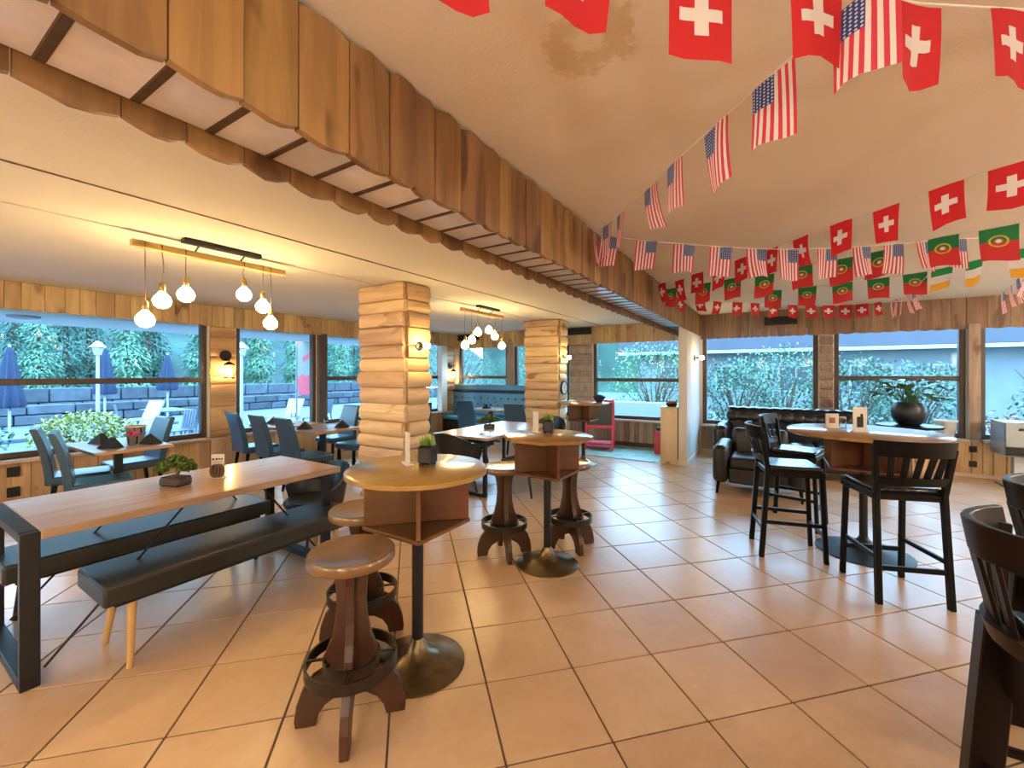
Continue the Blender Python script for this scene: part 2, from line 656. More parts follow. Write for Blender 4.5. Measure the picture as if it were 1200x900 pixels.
def swiss_mat():
    m, t, b = new_mat('white_cross_on_red_cloth')
    x, y = uvxy(t)
    ax = math_node(t, 'ABSOLUTE', math_node(t, 'SUBTRACT', x, 0.5))
    ay = math_node(t, 'MULTIPLY', math_node(t, 'ABSOLUTE', math_node(t, 'SUBTRACT', y, 0.52)), 1.4)
    a1 = math_node(t, 'MULTIPLY', math_node(t, 'LESS_THAN', ax, 0.105), math_node(t, 'LESS_THAN', ay, 0.33))
    a2 = math_node(t, 'MULTIPLY', math_node(t, 'LESS_THAN', ay, 0.105), math_node(t, 'LESS_THAN', ax, 0.33))
    f = math_node(t, 'MAXIMUM', a1, a2)
    cloth_out(t, b, mixc(t, f, RED, WHT))
    return m


def us_mat():
    m, t, b = new_mat('starred_striped_cloth')
    x, y = uvxy(t)
    st = math_node(t, 'MODULO', math_node(t, 'FLOOR', math_node(t, 'MULTIPLY', x, 12.999)), 2.0)
    c = mixc(t, st, (0.62, 0.05, 0.09), WHT)
    can = math_node(t, 'MULTIPLY', math_node(t, 'LESS_THAN', x, 0.5385), math_node(t, 'GREATER_THAN', y, 0.58))
    gx = math_node(t, 'SUBTRACT', math_node(t, 'FRACT', math_node(t, 'MULTIPLY', x, 11.14)), 0.5)
    gy = math_node(t, 'SUBTRACT', math_node(t, 'FRACT', math_node(t, 'MULTIPLY', math_node(t, 'SUBTRACT', y, 0.58), 19.05)), 0.5)
    d = math_node(t, 'ADD', math_node(t, 'MULTIPLY', gx, gx), math_node(t, 'MULTIPLY', gy, gy))
    star = math_node(t, 'LESS_THAN', d, 0.075)
    blue = mixc(t, star, (0.028, 0.055, 0.24), (0.62, 0.66, 0.75))
    cloth_out(t, b, mixc(t, can, c, blue))
    return m


def portugal_mat():
    m, t, b = new_mat('green_over_red_cloth')
    x, y = uvxy(t)
    f = math_node(t, 'GREATER_THAN', y, 0.56)
    c = mixc(t, f, (0.58, 0.035, 0.04), (0.02, 0.20, 0.07))
    dx = math_node(t, 'SUBTRACT', x, 0.5)
    dy = math_node(t, 'MULTIPLY', math_node(t, 'SUBTRACT', y, 0.58), 1.45)
    d = math_node(t, 'SQRT', math_node(t, 'ADD', math_node(t, 'MULTIPLY', dx, dx), math_node(t, 'MULTIPLY', dy, dy)))
    ringf = math_node(t, 'LESS_THAN', math_node(t, 'ABSOLUTE', math_node(t, 'SUBTRACT', d, 0.23)), 0.032)
    c = mixc(t, ringf, c, (0.55, 0.45, 0.06))
    c = mixc(t, math_node(t, 'LESS_THAN', d, 0.12), c, (0.35, 0.20, 0.06))
    c = mixc(t, math_node(t, 'LESS_THAN', d, 0.075), c, (0.75, 0.7, 0.7))
    cloth_out(t, b, c)
    return m


def ireland_mat():
    m, t, b = new_mat('green_white_orange_cloth')
    x, y = uvxy(t)
    c = mixc(t, math_node(t, 'GREATER_THAN', y, 0.667), WHT, (0.02, 0.28, 0.10))
    c = mixc(t, math_node(t, 'LESS_THAN', y, 0.333), c, (0.85, 0.42, 0.05))
    cloth_out(t, b, c)
    return m


FLAG_M = {'swiss': swiss_mat(), 'us': us_mat(), 'portugal': portugal_mat(), 'ireland': ireland_mat()}

# ---------------------------------------------------------------- room constants
LX = -7.40          # left window wall, inner face
BY = 9.00           # back window wall, inner face
RX, FY = 6.5, -4.0  # unseen right and front walls
ZL, ZR = 2.60, 2.69  # ceilings left and right of the beam
BXR, BXL = -1.225, -1.62   # beam faces
SILL = 0.57
HEAD = 2.42

# ---------------------------------------------------------------- floor
floor = MB().box(((LX + RX) / 2, (BY + FY) / 2, -0.056), (RX - LX + 0.4, BY - FY + 0.4, 0.1)).build('floor', M['grout'])
tag(floor, 'warm terracotta tiled floor laid diagonally with dark grout', kind='structure')
TS = 0.462
ang = rad(45.2)
Xt = Vector((math.cos(ang), math.sin(ang), 0))
Yt = Vector((-math.sin(ang), math.cos(ang), 0))
tile_me = MB().box((0, 0, -0.008), (TS - 0.010, TS - 0.010, 0.016), 0.002).mesh('floor_tile', M['tile'])
tiles = []
for i in range(-40, 40):
    for j in range(-40, 40):
        p = (Xt * (i + 0.5 + 0.79) + Yt * (j + 0.5 + 3.53)) * TS
        if LX + 0.05 < p.x < RX - 0.05 and FY + 0.05 < p.y < BY - 0.05:
            dep = -p.x * math.sin(rad(31.8)) + p.y * math.cos(rad(31.8))
            lat = p.x * math.cos(rad(31.8)) + p.y * math.sin(rad(31.8))
            vis = dep > 0.9 and abs(lat) < dep * 1.3 + 0.4
            tiles.append((0 if vis else 1, dep if vis else 0, p))
tiles.sort(key=lambda q: (q[0], q[1]))
rest = MB()
for n, (a, b_, p) in enumerate(tiles):
    if n < 298:
        put('floor_tile', tile_me, floor, p, (0, 0, ang))
    else:
        rest.box((0, 0, -0.008), (TS - 0.010, TS - 0.010, 0.016), 0.002, Matrix.Translation(p) @ Matrix.Rotation(ang, 4, 'Z'))
o = rest.build('far_floor_tiles', M['tile'], floor)
o['kind'] = 'stuff'

# ---------------------------------------------------------------- ceilings
tag(MB().box(((LX - 0.3 + BXL) / 2, (BY + FY) / 2, ZL + 0.08), (BXL - LX + 0.3, BY - FY + 0.3, 0.16)).build('ceiling', M['ceil_l']),
    'low cream plaster ceiling over the dining side', kind='structure')
tag(MB().box(((BXR + RX) / 2 - 0.2, (BY + FY) / 2, ZR + 0.08), (RX - BXR + 0.42, BY - FY + 0.3, 0.16)).build('ceiling', M['ceil_r']),
    'tan plaster ceiling with a water stain on the flag side', kind='structure')
tag(MB().box((-3.22, (BY + FY) / 2, ZL - 0.003), (0.012, BY - FY, 0.006)).build('trim_1', M['fascia_grey']), 'thin brown seam strip along the low ceiling', kind='structure')
tag(MB().box((-4.02, (BY + FY) / 2, ZL - 0.003), (0.05, BY - FY, 0.006)).build('trim_2', M['ceil_l']), 'cream seam strip along the low ceiling', kind='structure')

# ---------------------------------------------------------------- plank rows


def plank_mesh(wd, h, t, top, bot, mt, seed):
    """board with wavy waney ends, local Z up from 0 to h, thickness along Y"""
    r = random.Random(seed)
    n = 4
    pts = []
    for k in range(n + 1):
        f = k / n
        pts.append((-wd / 2 + wd * f, -bot * math.sin(PI * f) + (r.uniform(-1, 1) * 0.004 if bot or top else 0)))
    for k in range(n + 1):
        f = 1 - k / n
        pts.append((-wd / 2 + wd * f, h + top * math.sin(PI * f) + (r.uniform(-1, 1) * 0.004 if top else 0)))
    return MB().prism(pts, t).mesh('plank', mt)


def plank_row(parent, a, b, z0, z1, wd, mt, t=0.024, top=0.0, bot=0.0, side=0.0, gap=0.004, jitter=0.006, seed=1, zj=0.0):
    """vertical boards from a to b (xy), each one an object"""
    r = random.Random(seed)
    a = Vector((*a, 0))
    b = Vector((*b, 0))
    L = (b - a).length
    d = (b - a) / L
    s = 0.0
    rz = math.atan2(d.y, d.x)
    k = 0
    while s < L - 0.02:
        ww = min(r.uniform(*wd), L - s)
        if L - s - ww < 0.05:
            ww = L - s
        me = plank_mesh(ww - gap, z1 - z0 - r.uniform(0, zj), t, top, bot, mt, seed * 977 + k)
        p = a + d * (s + ww / 2)
        nrm = Vector((d.y, -d.x, 0))
        p = p + nrm * (side + r.uniform(0, jitter))
        p.z = z0 + (r.uniform(0, zj) if zj else 0)
        put('plank', me, parent, p, (0, 0, rz))
        s += ww
        k += 1


def board_stack(parent, a, b, z0, z1, hr, mt, t=0.03, seed=1, jitter=0.012, bulge=0.02, name='plank'):
    """horizontal boards stacked on a face from a to b (xy); outer side is to the right of a->b"""
    r = random.Random(seed)
    a = Vector((*a, 0))
    b = Vector((*b, 0))
    L = (b - a).length
    d = (b - a) / L
    rz = math.atan2(d.y, d.x)
    z = z0
    while z < z1 - 0.01:
        h = min(r.uniform(*hr), z1 - z)
        if z1 - z - h < 0.06:
            h = z1 - z
        nrm = Vector((d.y, -d.x, 0))
        hh = h / 2 - 0.004
        e1, e2 = r.uniform(0.70, 0.9), r.uniform(0.70, 0.9)
        prof = [(0, -hh), (t * 0.7, -hh), (t, -hh * e1), (t + bulge * r.uniform(0.2, 1), 0), (t, hh * e2), (t * 0.7, hh), (0, hh)]
        ll = L + r.uniform(-1, 1) * jitter
        mb = MB()
        n = len(prof)
        vs = []
        for sx in (-1, 1):
            for (yy, zz) in prof:
                e = ll / 2 - (0.012 if abs(zz) > hh * 0.7 else 0.0)
                vs.append((sx * e, -yy, zz))
        fs = [tuple(range(n)), tuple(range(2 * n - 1, n - 1, -1))] + [(i, (i + 1) % n, n + (i + 1) % n, n + i) for i in range(n)]
        mb.add(vs, fs)
        p = (a + b) / 2 + nrm * r.uniform(-jitter * 0.5, jitter * 0.5)
        p.z = z + h / 2
        put(name, mb.mesh(name, mt, 50), parent, p, (0, 0, rz))
        z += h


# ---------------------------------------------------------------- ceiling beam
beam = struct('ceiling_beam', 'long brown board-clad ceiling beam with whitewashed soffit')
MB().box(((BXR + BXL) / 2, 2.5, 2.565), (BXR - BXL - 0.028, 12.98, 0.39)).build('core', M['batten'], beam)
y0, y1 = -2.6, 7.50
plank_row(beam, (BXR, y0), (BXR, BY - 0.06), 2.285, ZR - 0.03, (0.11, 0.19), M['fascia'], 0.026, 0.022, 0.012, 0.0, 0.004, 0.008, 3)
plank_row(beam, (BXL, BY - 0.06), (BXL, y0), 2.302, ZL, (0.16, 0.21), M['fascia'], 0.022, 0.0, 0.022, 0.0, 0.004, 0.006, 4)
pan = MB().box((0, 0, 0), (-BXL + BXR - 0.04, 0.186, 0.016), 0.002).mesh('soffit_panel', M['soffit'])
bat = MB().box((0, 0, 0), (-BXL + BXR - 0.04, 0.026, 0.02), 0.003).mesh('batten', M['batten'])
yy = y0
while yy < y1 - 0.1:
    put('soffit_panel', pan, beam, ((BXR + BXL) / 2, yy + 0.095, 2.36), (0, rad(RND.uniform(-0.6, 0.6)), 0))
    put('batten', bat, beam, ((BXR + BXL) / 2, yy, 2.3575))
    yy += 0.192

# white stub wall carrying the far end of the beam
stub = tag(MB().box(((-1.375 + BXR) / 2, (7.53 + BY) / 2, 1.18), (BXR + 1.375 - 0.016, BY - 7.53, 2.36), 0.008).build('wall_stub', M['wall']),
           'white stub wall under the far end of the beam', kind='structure')
MB().box(((-1.375 + BXR) / 2, (7.525 + BY) / 2, 0.045), (0.162, BY - 7.51, 0.09), 0.004).build('baseboard', M['white'], stub)

# ---------------------------------------------------------------- windows


def window(n, axis, pos, a0, a1, z0, z1, rail=None, label=None, fw=0.07, out=-1, sill=True, dep=0.10):
    """axis 'x': wall plane x=pos spanning y a0..a1 ; axis 'y': plane y=pos spanning x"""
    st = struct('window_%d' % n, label)
    off = out * 0.08

    def P(u, q, z):
        return (pos + q, u, z) if axis == 'x' else (u, pos + q, z)

    def D(u, q, z):
        return (q, u, z) if axis == 'x' else (u, q, z)
    fr = MB()
    for u in (a0 + fw / 2, a1 - fw / 2):
        fr.box(P(u, off, (z0 + z1) / 2), D(fw, dep, z1 - z0), 0.006)
    for z in (z0 + fw / 2, z1 - fw / 2):
        fr.box(P((a0 + a1) / 2, off, z), D(a1 - a0 - 2 * fw, dep, fw), 0.006)
    fr.build('frame', M['dark_wood'], st)
    zs = [z0 + fw, z1 - fw]
    if rail:
        MB().box(P((a0 + a1) / 2, off, rail), D(a1 - a0 - 2 * fw, dep, 0.075), 0.006).build('mid_rail', M['dark_wood'], st)
        zs = [z0 + fw, rail - 0.0375, rail + 0.0375, z1 - fw]
    for k in range(0, len(zs), 2):
        MB().box(P((a0 + a1) / 2, off, (zs[k] + zs[k + 1]) / 2), D(a1 - a0 - 2 * fw, 0.008, zs[k + 1] - zs[k])).build('pane', M['pane'], st)
    if sill:
        MB().box(P((a0 + a1) / 2, 0.035 * -out * -1 if False else -out * 0.02, z0 - 0.02), D(a1 - a0, 0.22, 0.04), 0.006).build('sill', M['sill'], st)
    return st


LWIN = [(-3.6, -0.15, 1.45), (0.05, 3.05, 1.45), (3.46, 4.88, None), (5.06, 6.9, 1.45), (7.25, 8.48, 1.45)]
BWIN = [(-7.28, -5.72, 1.45), (-5.52, -4.02, None), (-3.44, -1.40, 1.41), (-1.19, 0.65, None), (0.87, 2.46, 1.47), (2.60, 4.2, None), (4.5, 6.2, None)]
LBL_L = ['dark-framed left window beside the camera, mostly out of view', 'widest dark-framed left window with mid rail over the near dining table',
         'single-pane left window looking on the red and white banner', 'left window with mid rail half hidden by the near log pillar',
         'last left window by the far corner lantern pier']
LBL_B = ['back window above the blue tufted bench', 'narrow back window left of the far log pillar', 'back window with mid rail above grey pallet boards',
         'large single-pane back window behind the black sofa', 'back window with mid rail behind the big potted plant', 'back window at the right behind the steel cabinet', 'back window at the far right end']
nwin = 1
wl = MB()
wl.box((LX - 0.10, (FY + BY) / 2, SILL / 2), (0.2, BY - FY + 0.4, SILL))
wl.box((LX - 0.10, (FY + BY) / 2, (HEAD + 2.75) / 2), (0.2, BY - FY + 0.4, 2.75 - HEAD))
edges = [FY] + [e for q in LWIN for e in q[:2]] + [BY]
for k in range(0, len(edges), 2):
    if edges[k + 1] - edges[k] > 0.01:
        wl.box((LX - 0.10, (edges[k] + edges[k + 1]) / 2, (SILL + HEAD) / 2), (0.2, edges[k + 1] - edges[k], HEAD - SILL))
wall_left = tag(wl.build('wall_left', M['wall']), 'left window wall clad with boards', kind='structure')
for q, l in zip(LWIN, LBL_L):
    window(nwin, 'x', LX, q[0], q[1], SILL, HEAD, q[2], l)
    nwin += 1
wb = MB()
wb.box(((LX + RX) / 2, BY + 0.10, SILL / 2), (RX - LX + 0.4, 0.2, SILL))
wb.box(((LX + RX) / 2, BY + 0.10, (HEAD + 2.85) / 2), (RX - LX + 0.4, 0.2, 2.85 - HEAD))
edges = [LX] + [e for q in BWIN for e in q[:2]] + [RX]
for k in range(0, len(edges), 2):
    wb.box(((edges[k] + edges[k + 1]) / 2, BY + 0.10, (SILL + HEAD) / 2), (edges[k + 1] - edges[k], 0.2, HEAD - SILL))
wall_back = tag(wb.build('wall_back', M['wall']), 'back window wall clad with boards', kind='structure')
for q, l in zip(BWIN, LBL_B):
    window(nwin, 'y', BY, q[0], q[1], SILL, HEAD, q[2], l, out=1)
    nwin += 1
tag(MB().box((RX + 0.1, (FY + BY) / 2, 1.4), (0.2, BY - FY + 0.4, 2.85)).build('wall_right', M['wall']), 'plain cream wall out of view on the right', kind='structure')
tag(MB().box(((LX + RX) / 2, FY - 0.1, 1.4), (RX - LX + 0.4, 0.2, 2.85)).build('wall_front', M['wall']), 'plain cream wall out of view behind the camera', kind='structure')

# valances
trim = struct('trim_3', 'pine board valance along the top of the left window wall')
plank_row(trim, (LX + 0.03, BY - 0.08), (LX + 0.03, -2.0), 2.285, ZL - 0.005, (0.12, 0.2), M['valance'], 0.024, 0.0, 0.012, -0.03, 0.004, 0.008, 6)
trim = struct('trim_4', 'pine board valance along the back wall left of the white stub wall')
plank_row(trim, (LX + 0.06, BY - 0.03), (-1.39, BY - 0.03), 2.215, ZL - 0.005, (0.10, 0.16), M['valance'], 0.024, 0.0, 0.012, -0.0, 0.004, 0.008, 7)
trim = struct('trim_5', 'brown board valance, toned dark as if backlit, along the back wall right of the beam')
plank_row(trim, (BXR + 0.01, BY - 0.03), (0.3, BY - 0.03), 2.225, ZR - 0.005, (0.09, 0.15), M['fascia_grey'], 0.026, 0.0, 0.018, 0.0, 0.004, 0.010, 8)
plank_row(trim, (0.3, BY - 0.03), (5.4, BY - 0.03), 2.225, ZR - 0.005, (0.14, 0.24), M['fascia_backlit'], 0.026, 0.0, 0.018, 0.0, 0.004, 0.010, 9)

# lower wall boards
plank_row(wall_left, (LX + 0.012, BY - 0.5), (LX + 0.012, -1.0), 0.02, SILL - 0.05, (0.14, 0.22), M['pallet'], 0.022, 0, 0, -0.012, 0.005, 0.008, 12)
plank_row(wall_back, (-4.0, BY - 0.014), (-1.39, BY - 0.014), 0.09, SILL - 0.05, (0.08, 0.13), M['pallet_grey'], 0.022, 0, 0, 0.0, 0.009, 0.008, 13)
plank_row(wall_back, (BXR + 0.01, BY - 0.014), (0.5, BY - 0.014), 0.09, SILL - 0.05, (0.10, 0.15), M['pallet_grey'], 0.022, 0, 0, 0.0, 0.009, 0.008, 14)
plank_row(wall_back, (0.5, BY - 0.014), (5.4, BY - 0.014), 0.05, SILL - 0.05, (0.10, 0.17), M['pallet'], 0.024, 0, 0, 0.0, 0.012, 0.010, 15)
for x, z in ((2.52, 0.42), (2.52, 0.20), (2.98, 0.42), (2.98, 0.20)):
    MB().box((x, BY - 0.036, z), (0.085, 0.012, 0.09), 0.004).build('pallet_gap', M['dark'], wall_back)
tag(MB().box((-2.65, BY - 0.02, 0.045), (2.5, 0.05, 0.09), 0.004).build('baseboard_back', M['dark_wood']), 'black baseboard under the grey pallet boards', kind='structure')
tag(MB().box((2.0, BY - 0.02, 0.03), (6.0, 0.06, 0.06), 0.004).build('baseboard_right', M['sill']), 'pale baseboard under the pallet boards at the right', kind='structure')
for z in (0.43, 0.20):
    MB().box((LX + 0.05, 1.095, z), (0.02, 0.10, 0.11), 0.004).build('pallet_gap', M['dark'], wall_left)
MB().box((LX + 0.05, 3.62, 0.32), (0.016, 0.08, 0.11), 0.006).build('socket_plate', M['dark'], wall_left)
# piers between windows
board_stack(wall_left, (LX, 3.07), (LX, 3.44), SILL - 0.02, 2.30, (0.11, 0.2), M['pier'], 0.03, 21)
board_stack(wall_left, (LX, 8.5), (LX, 8.94), SILL - 0.02, 2.30, (0.11, 0.2), M['pier'], 0.03, 22)
board_stack(wall_back, (-4.0, BY), (-3.46, BY), SILL - 0.02, 2.24, (0.11, 0.19), M['pallet_grey'], 0.03, 23)
board_stack(wall_back, (0.66, BY), (0.86, BY), SILL - 0.02, 2.26, (0.11, 0.17), M['pallet_grey'], 0.04, 24)
MB().box((-5.62, BY - 0.02, 1.45), (0.19, 0.05, 1.75), 0.006).build('post', M['pallet_grey'], wall_back)
MB().box((2.53, BY - 0.03, 1.43), (0.13, 0.08, 1.72), 0.006).build('post', M['pallet_grey'], wall_back)
MB().box((LX + 0.03, 4.97, 1.45), (0.08, 0.17, 1.72), 0.006).build('post', M['dark_wood'], wall_left)
MB().box((LX + 0.08, 8.38, 1.40), (0.14, 0.22, 1.72), 0.006).build('curtain_post', M['white'], wall_left)
# vents
def vent(name, x0, x1, z, y, label):
    t = thing(name, label, 'vent', (0, 0, 0))
    t.location = ((x0 + x1) / 2, y, z)
    MB().box((0, 0, 0), (x1 - x0, 0.03, 0.15), 0.004).build('frame', M['dark'], t)
    for k in range(4):
        MB().box((0, -0.018, -0.05 + k * 0.033), (x1 - x0 - 0.04, 0.01, 0.012)).build('louvre', M['blackmetal'], t)


vent('wall_vent', -4.02, -3.46, 2.50, BY - 0.075, 'dark louvred vent in the pine valance right of the far log pillar')
vent('wall_vent', -7.25, -6.55, 2.50, BY - 0.075, 'dark louvred vent in the pine valance over the blue bench corner')
vent('wall_vent', -0.15, 0.35, 2.49, BY - 0.08, 'dark louvred vent behind the small cross flags over the sofa')

# ---------------------------------------------------------------- log pillars
def log_pillar(x0, y0, x1, y1, label, seed):
    p = struct('log_pillar', label)
    MB().box(((x0 + x1) / 2, (y0 + y1) / 2, ZL / 2), (x1 - x0 - 0.05, y1 - y0 - 0.05, ZL - 0.002)).build('core', M['pallet'], p)
    args = dict(z0=0.0, z1=ZL - 0.003, hr=(0.13, 0.22), mt=M['log'], t=0.055, jitter=0.03, bulge=0.016, name='log', seed=seed)
    e = 0.04
    board_stack(p, (x0 - 0.01, y0 + e), (x1 + 0.01, y0 + e), **args)
    board_stack(p, (x1 - e, y0 + 0.04), (x1 - e, y1), **args)
    board_stack(p, (x1, y1 - e), (x0, y1 - e), **args)
    board_stack(p, (x0 + e, y1), (x0 + e, y0 + 0.04), **args)


log_pillar(-4.30, 3.42, -3.56, 3.83, 'near square pillar clad in stacked pale half logs', 31)
log_pillar(-4.25, 7.36, -3.52, 7.74, 'far square pillar clad in stacked half logs', 32)

# ---------------------------------------------------------------- furniture builders


def bar_table(loc, label, octagon=False, r=0.37, box=0.40, rb=0.25, group=None, basem='bronze'):
    t = thing('bar_table', label, 'table', loc, 0, group)
    top = MB()
    n = 8 if octagon else 40
    Mt = Matrix.Rotation(rad(22.5) if octagon else 0, 4, 'Z')
    top.lathe([(r - 0.015, 1.015), (r, 1.022), (r, 1.043), (r - 0.012, 1.052)], n, Mt)
    top.build('tabletop', M['bar_wood'], t, 40)
    h = box / 2
    MB().box((0, 0, 0.745), (box, box, 0.02), 0.003).build('cubby_shelf', M['bar_side'], t)
    dm = MB().box((h * 0.707, 0, 0.885), (h * 1.414 - 0.02, 0.022, 0.258), 0.003).mesh('cubby_divider', M['bar_side'])
    for k in range(4):
        put('cubby_divider', dm, t, (0, 0, 0), (0, 0, rad(45 + 90 * k)))
    MB().lathe([(0.03, 0.05), (0.03, 0.737)], 16).build('pole', M['blackmetal'], t, 40)
    MB().lathe([(rb, 0.0), (rb, 0.008), (rb * 0.8, 0.022), (rb * 0.5, 0.045), (rb * 0.25, 0.075), (0.04, 0.12), (0.032, 0.14)], 36).build('base', M[basem], t, 50)
    return t


bar_table((-1.62, 1.655, 0), 'round varnished bar table with a cubby box, the nearest of them')
bar_table((-1.57, 3.08, 0), 'octagonal varnished bar table behind the nearest round one', True)
bar_table((-2.80, 6.86, 0), 'octagonal bar table with cubbies beside the far log pillar', True, 0.44, 0.40)
bar_table((0.66, 4.72, 0), 'large round bar table among the black bar chairs', False, 0.56, 0.52, 0.34, None, 'blackmetal')


def bar_stool():
    t = empty('bar_stool')
    MB().lathe([(0.0, 0.745), (0.13, 0.746), (0.160, 0.753), (0.180, 0.757), (0.188, 0.750), (0.19, 0.718), (0.183, 0.708), (0.05, 0.706)], 32).build('seat', M['stool_seat'], t, 50)
    half = [(0.088, 0.70), (0.068, 0.62), (0.062, 0.53), (0.068, 0.45), (0.085, 0.37), (0.108, 0.315), (0.112, 0.285), (0.090, 0.255), (0.115, 0.240),
            (0.165, 0.212), (0.205, 0.16), (0.228, 0.095), (0.236, 0.03), (0.232, 0.0), (0.150, 0.0), (0.138, 0.045), (0.110, 0.085), (0.065, 0.112), (0.0, 0.122)]
    poly = half + [(-x, z) for x, z in reversed(half[:-1])]
    bd = MB().prism(poly, 0.038).mesh('pedestal_board', M['stool'])
    put('pedestal_board', bd, t, (0, 0, 0), (0, 0, rad(45)), bevel=0.004)
    put('pedestal_board', bd, t, (0, 0, 0.0005), (0, 0, rad(-45)), bevel=0.004)
    fr = MB()
    fr.ring(0.188, 0.198, 0.235, 0.285, 32)
    fr.build('foot_ring', M['ringmetal'], t, 40)
    ir = MB().ring(0.116, 0.123, 0.235, 0.285, 28).build('inner_ring', M['ringmetal'], t, 40)
    sp_ = MB().box((0.155, 0, 0.278), (0.07, 0.012, 0.008)).mesh('ring_spoke', M['ringmetal'])
    for k in range(4):
        put('ring_spoke', sp_, t, (0, 0, 0), (0, 0, rad(45 + 90 * k)))
    return t


st = bar_stool()
GS = 'wooden pedestal bar stools'
tag(st, 'brown pedestal stool with foot ring in front of the nearest bar table', 'stool', GS)
st.location = (-1.62, 1.24, 0)
dup(st, (-2.07, 1.66, 0), 0.05, 'pedestal stool half hidden behind the nearest stool, left of the round bar table', GS)
dup(st, (-1.975, 3.06, 0), 0.0, 'pedestal stool at the left of the octagonal bar table', GS)
dup(st, (-1.56, 3.50, 0), 0.08, 'pedestal stool at the right of the octagonal bar table', GS)


def communal_table(loc, L, W, label, z=0.77):
    t = thing('long_table', label, 'table', loc)
    MB().box((0, L / 2, z - 0.0225), (W, L, 0.045), 0.004).build('tabletop', M['table'], t)
    for s in (0, 1):
        y = -0.035 if s == 0 else L - 0.12
        f = MB()
        for sx in (-1, 1):
            f.box((sx * (W / 2 - 0.03), y, z / 2 - 0.0025), (0.04, 0.07, z - 0.055 if s else z - 0.005), 0.003)
        f.box((0, y, 0.025), (W - 0.10, 0.07, 0.05), 0.003)
        zt = z - 0.025 if s == 0 else z - 0.07
        f.box((0, y, zt), (W - 0.10, 0.07, 0.045), 0.003)
        f.build('leg_frame', M['blackmetal'], t)
    for sx in (-1, 1):
        MB().tube([(sx * (W / 2 - 0.06), 0.02, 0.06), (sx * (W / 2 - 0.06), 0.62, z - 0.05)], 0.007, 6).build('brace_rod', M['blackmetal'], t)
        MB().tube([(sx * (W / 2 - 0.06), L - 0.12, 0.06), (sx * (W / 2 - 0.06), L - 0.6, z - 0.05)], 0.007, 6).build('brace_rod', M['blackmetal'], t)
    return t


communal_table((-3.53, 0.55, 0), 1.70, 0.89, 'long oak communal table on black steel frames at the left')


def bench(name, loc, L, label, W=0.44, legm='leg_wood', rz=0):
    t = thing(name, label, 'bench', loc, rz)
    MB().box((0, L / 2, 0.415), (W, L, 0.11)).build('seat', M['bench'], t, 40, bevel=0.016, seg=2)
    MB().box((0, L / 2, 0.345), (W - 0.12, L - 0.12, 0.03)).build('under_frame', M['blackmetal'], t)
    for sx in (-1, 1):
        for y, dy in ((0.14, -0.03), (L - 0.14, 0.03)):
            MB().tube([(sx * (W / 2 - 0.10), y, 0.345), (sx * (W / 2 - 0.03), y + dy, 0.0)], [0.022, 0.014], 10).build('leg', M[legm], t, 50)
    return t


bench('bench', (-3.07, 0.72, 0), 1.52, 'dark padded bench on splayed wooden legs along the near side of the communal table')
bench('bench', (-3.86, 0.50, 0), 1.48, 'dark padded bench behind the communal table, seen under its top', 0.44, 'blackmetal')


def dining_chair():
    t = empty('dining_chair')
    MB().box((0, 0.01, 0.435), (0.45, 0.46, 0.09)).build('seat', M['blue'], t, 40, bevel=0.025, seg=2)
    # tall padded back, curving away from the sitter
    vs = []
    fs = []
    n = 7
    for k in range(n):
        f = k / (n - 1)
        z = 0.40 + 0.585 * f
        yc = -0.215 - 0.10 * f * f - 0.02 * f
        th = 0.075 - 0.02 * f
        hw = 0.222 - 0.012 * f
        for (sx, sy) in ((-1, -1), (1, -1), (1, 1), (-1, 1)):
            vs.append((sx * hw, yc + sy * th / 2, z))
    for k in range(n - 1):
        for q in range(4):
            fs.append((k * 4 + q, k * 4 + (q + 1) % 4, k * 4 + 4 + (q + 1) % 4, k * 4 + 4 + q))
    fs.append((0, 1, 2, 3))
    fs.append(tuple((n - 1) * 4 + q for q in range(4)))
    MB().add(vs, fs).build('backrest', M['blue'], t, 35, bevel=0.014, seg=2)
    for sx in (-1, 1):
        for sy in (-1, 1):
            MB().tube([(sx * 0.185, sy * 0.185 + 0.0, 0.395), (sx * 0.195, sy * 0.205 - (0.03 if sy < 0 else 0), 0.0)], [0.026, 0.017], 4).build('leg', M['black_wood'], t)
    return t


ch = dining_chair()
GD = 'slate blue high-backed dining chairs'
tag(ch, 'slate blue high-backed chair nearest the left picture edge, against the first window', 'chair', GD)
ch.location = (-6.44, 1.44, 0)
ch.rotation_euler = (0, 0, rad(-14))
spots = [
    (-5.82, 1.45, -14, 'slate blue high-backed chair second from the left edge, with its seat over the communal table'),
    (-6.76, 1.98, 184, 'slate blue high-backed chair on the far side of the first window table'),
    (-6.62, 3.38, -6, 'blue high-backed chair under the wall lantern, leftmost of the three in a row'),
    (-5.93, 3.36, -6, 'blue high-backed chair in the middle of the three in a row'),
    (-5.26, 3.34, -6, 'blue high-backed chair rightmost of the three in a row'),
    (-6.38, 4.56, 180, 'blue high-backed chair facing us across the second window table'),
    (-5.55, 4.34, 178, 'blue high-backed chair facing us, half hidden by the near log pillar'),
    (-6.05, 6.15, 60, 'blue chair by the far left window table, seen right of the near pillar'),
    (-5.52, 7.32, 0, 'blue high-backed chair with its back to us before the tufted bench, left one'),
    (-4.12, 7.02, 0, 'blue high-backed chair with its back to us, touching the far log pillar in view'),
]
for x, y, a, l in spots:
    dup(ch, (x, y, 0), rad(a), l, GD)


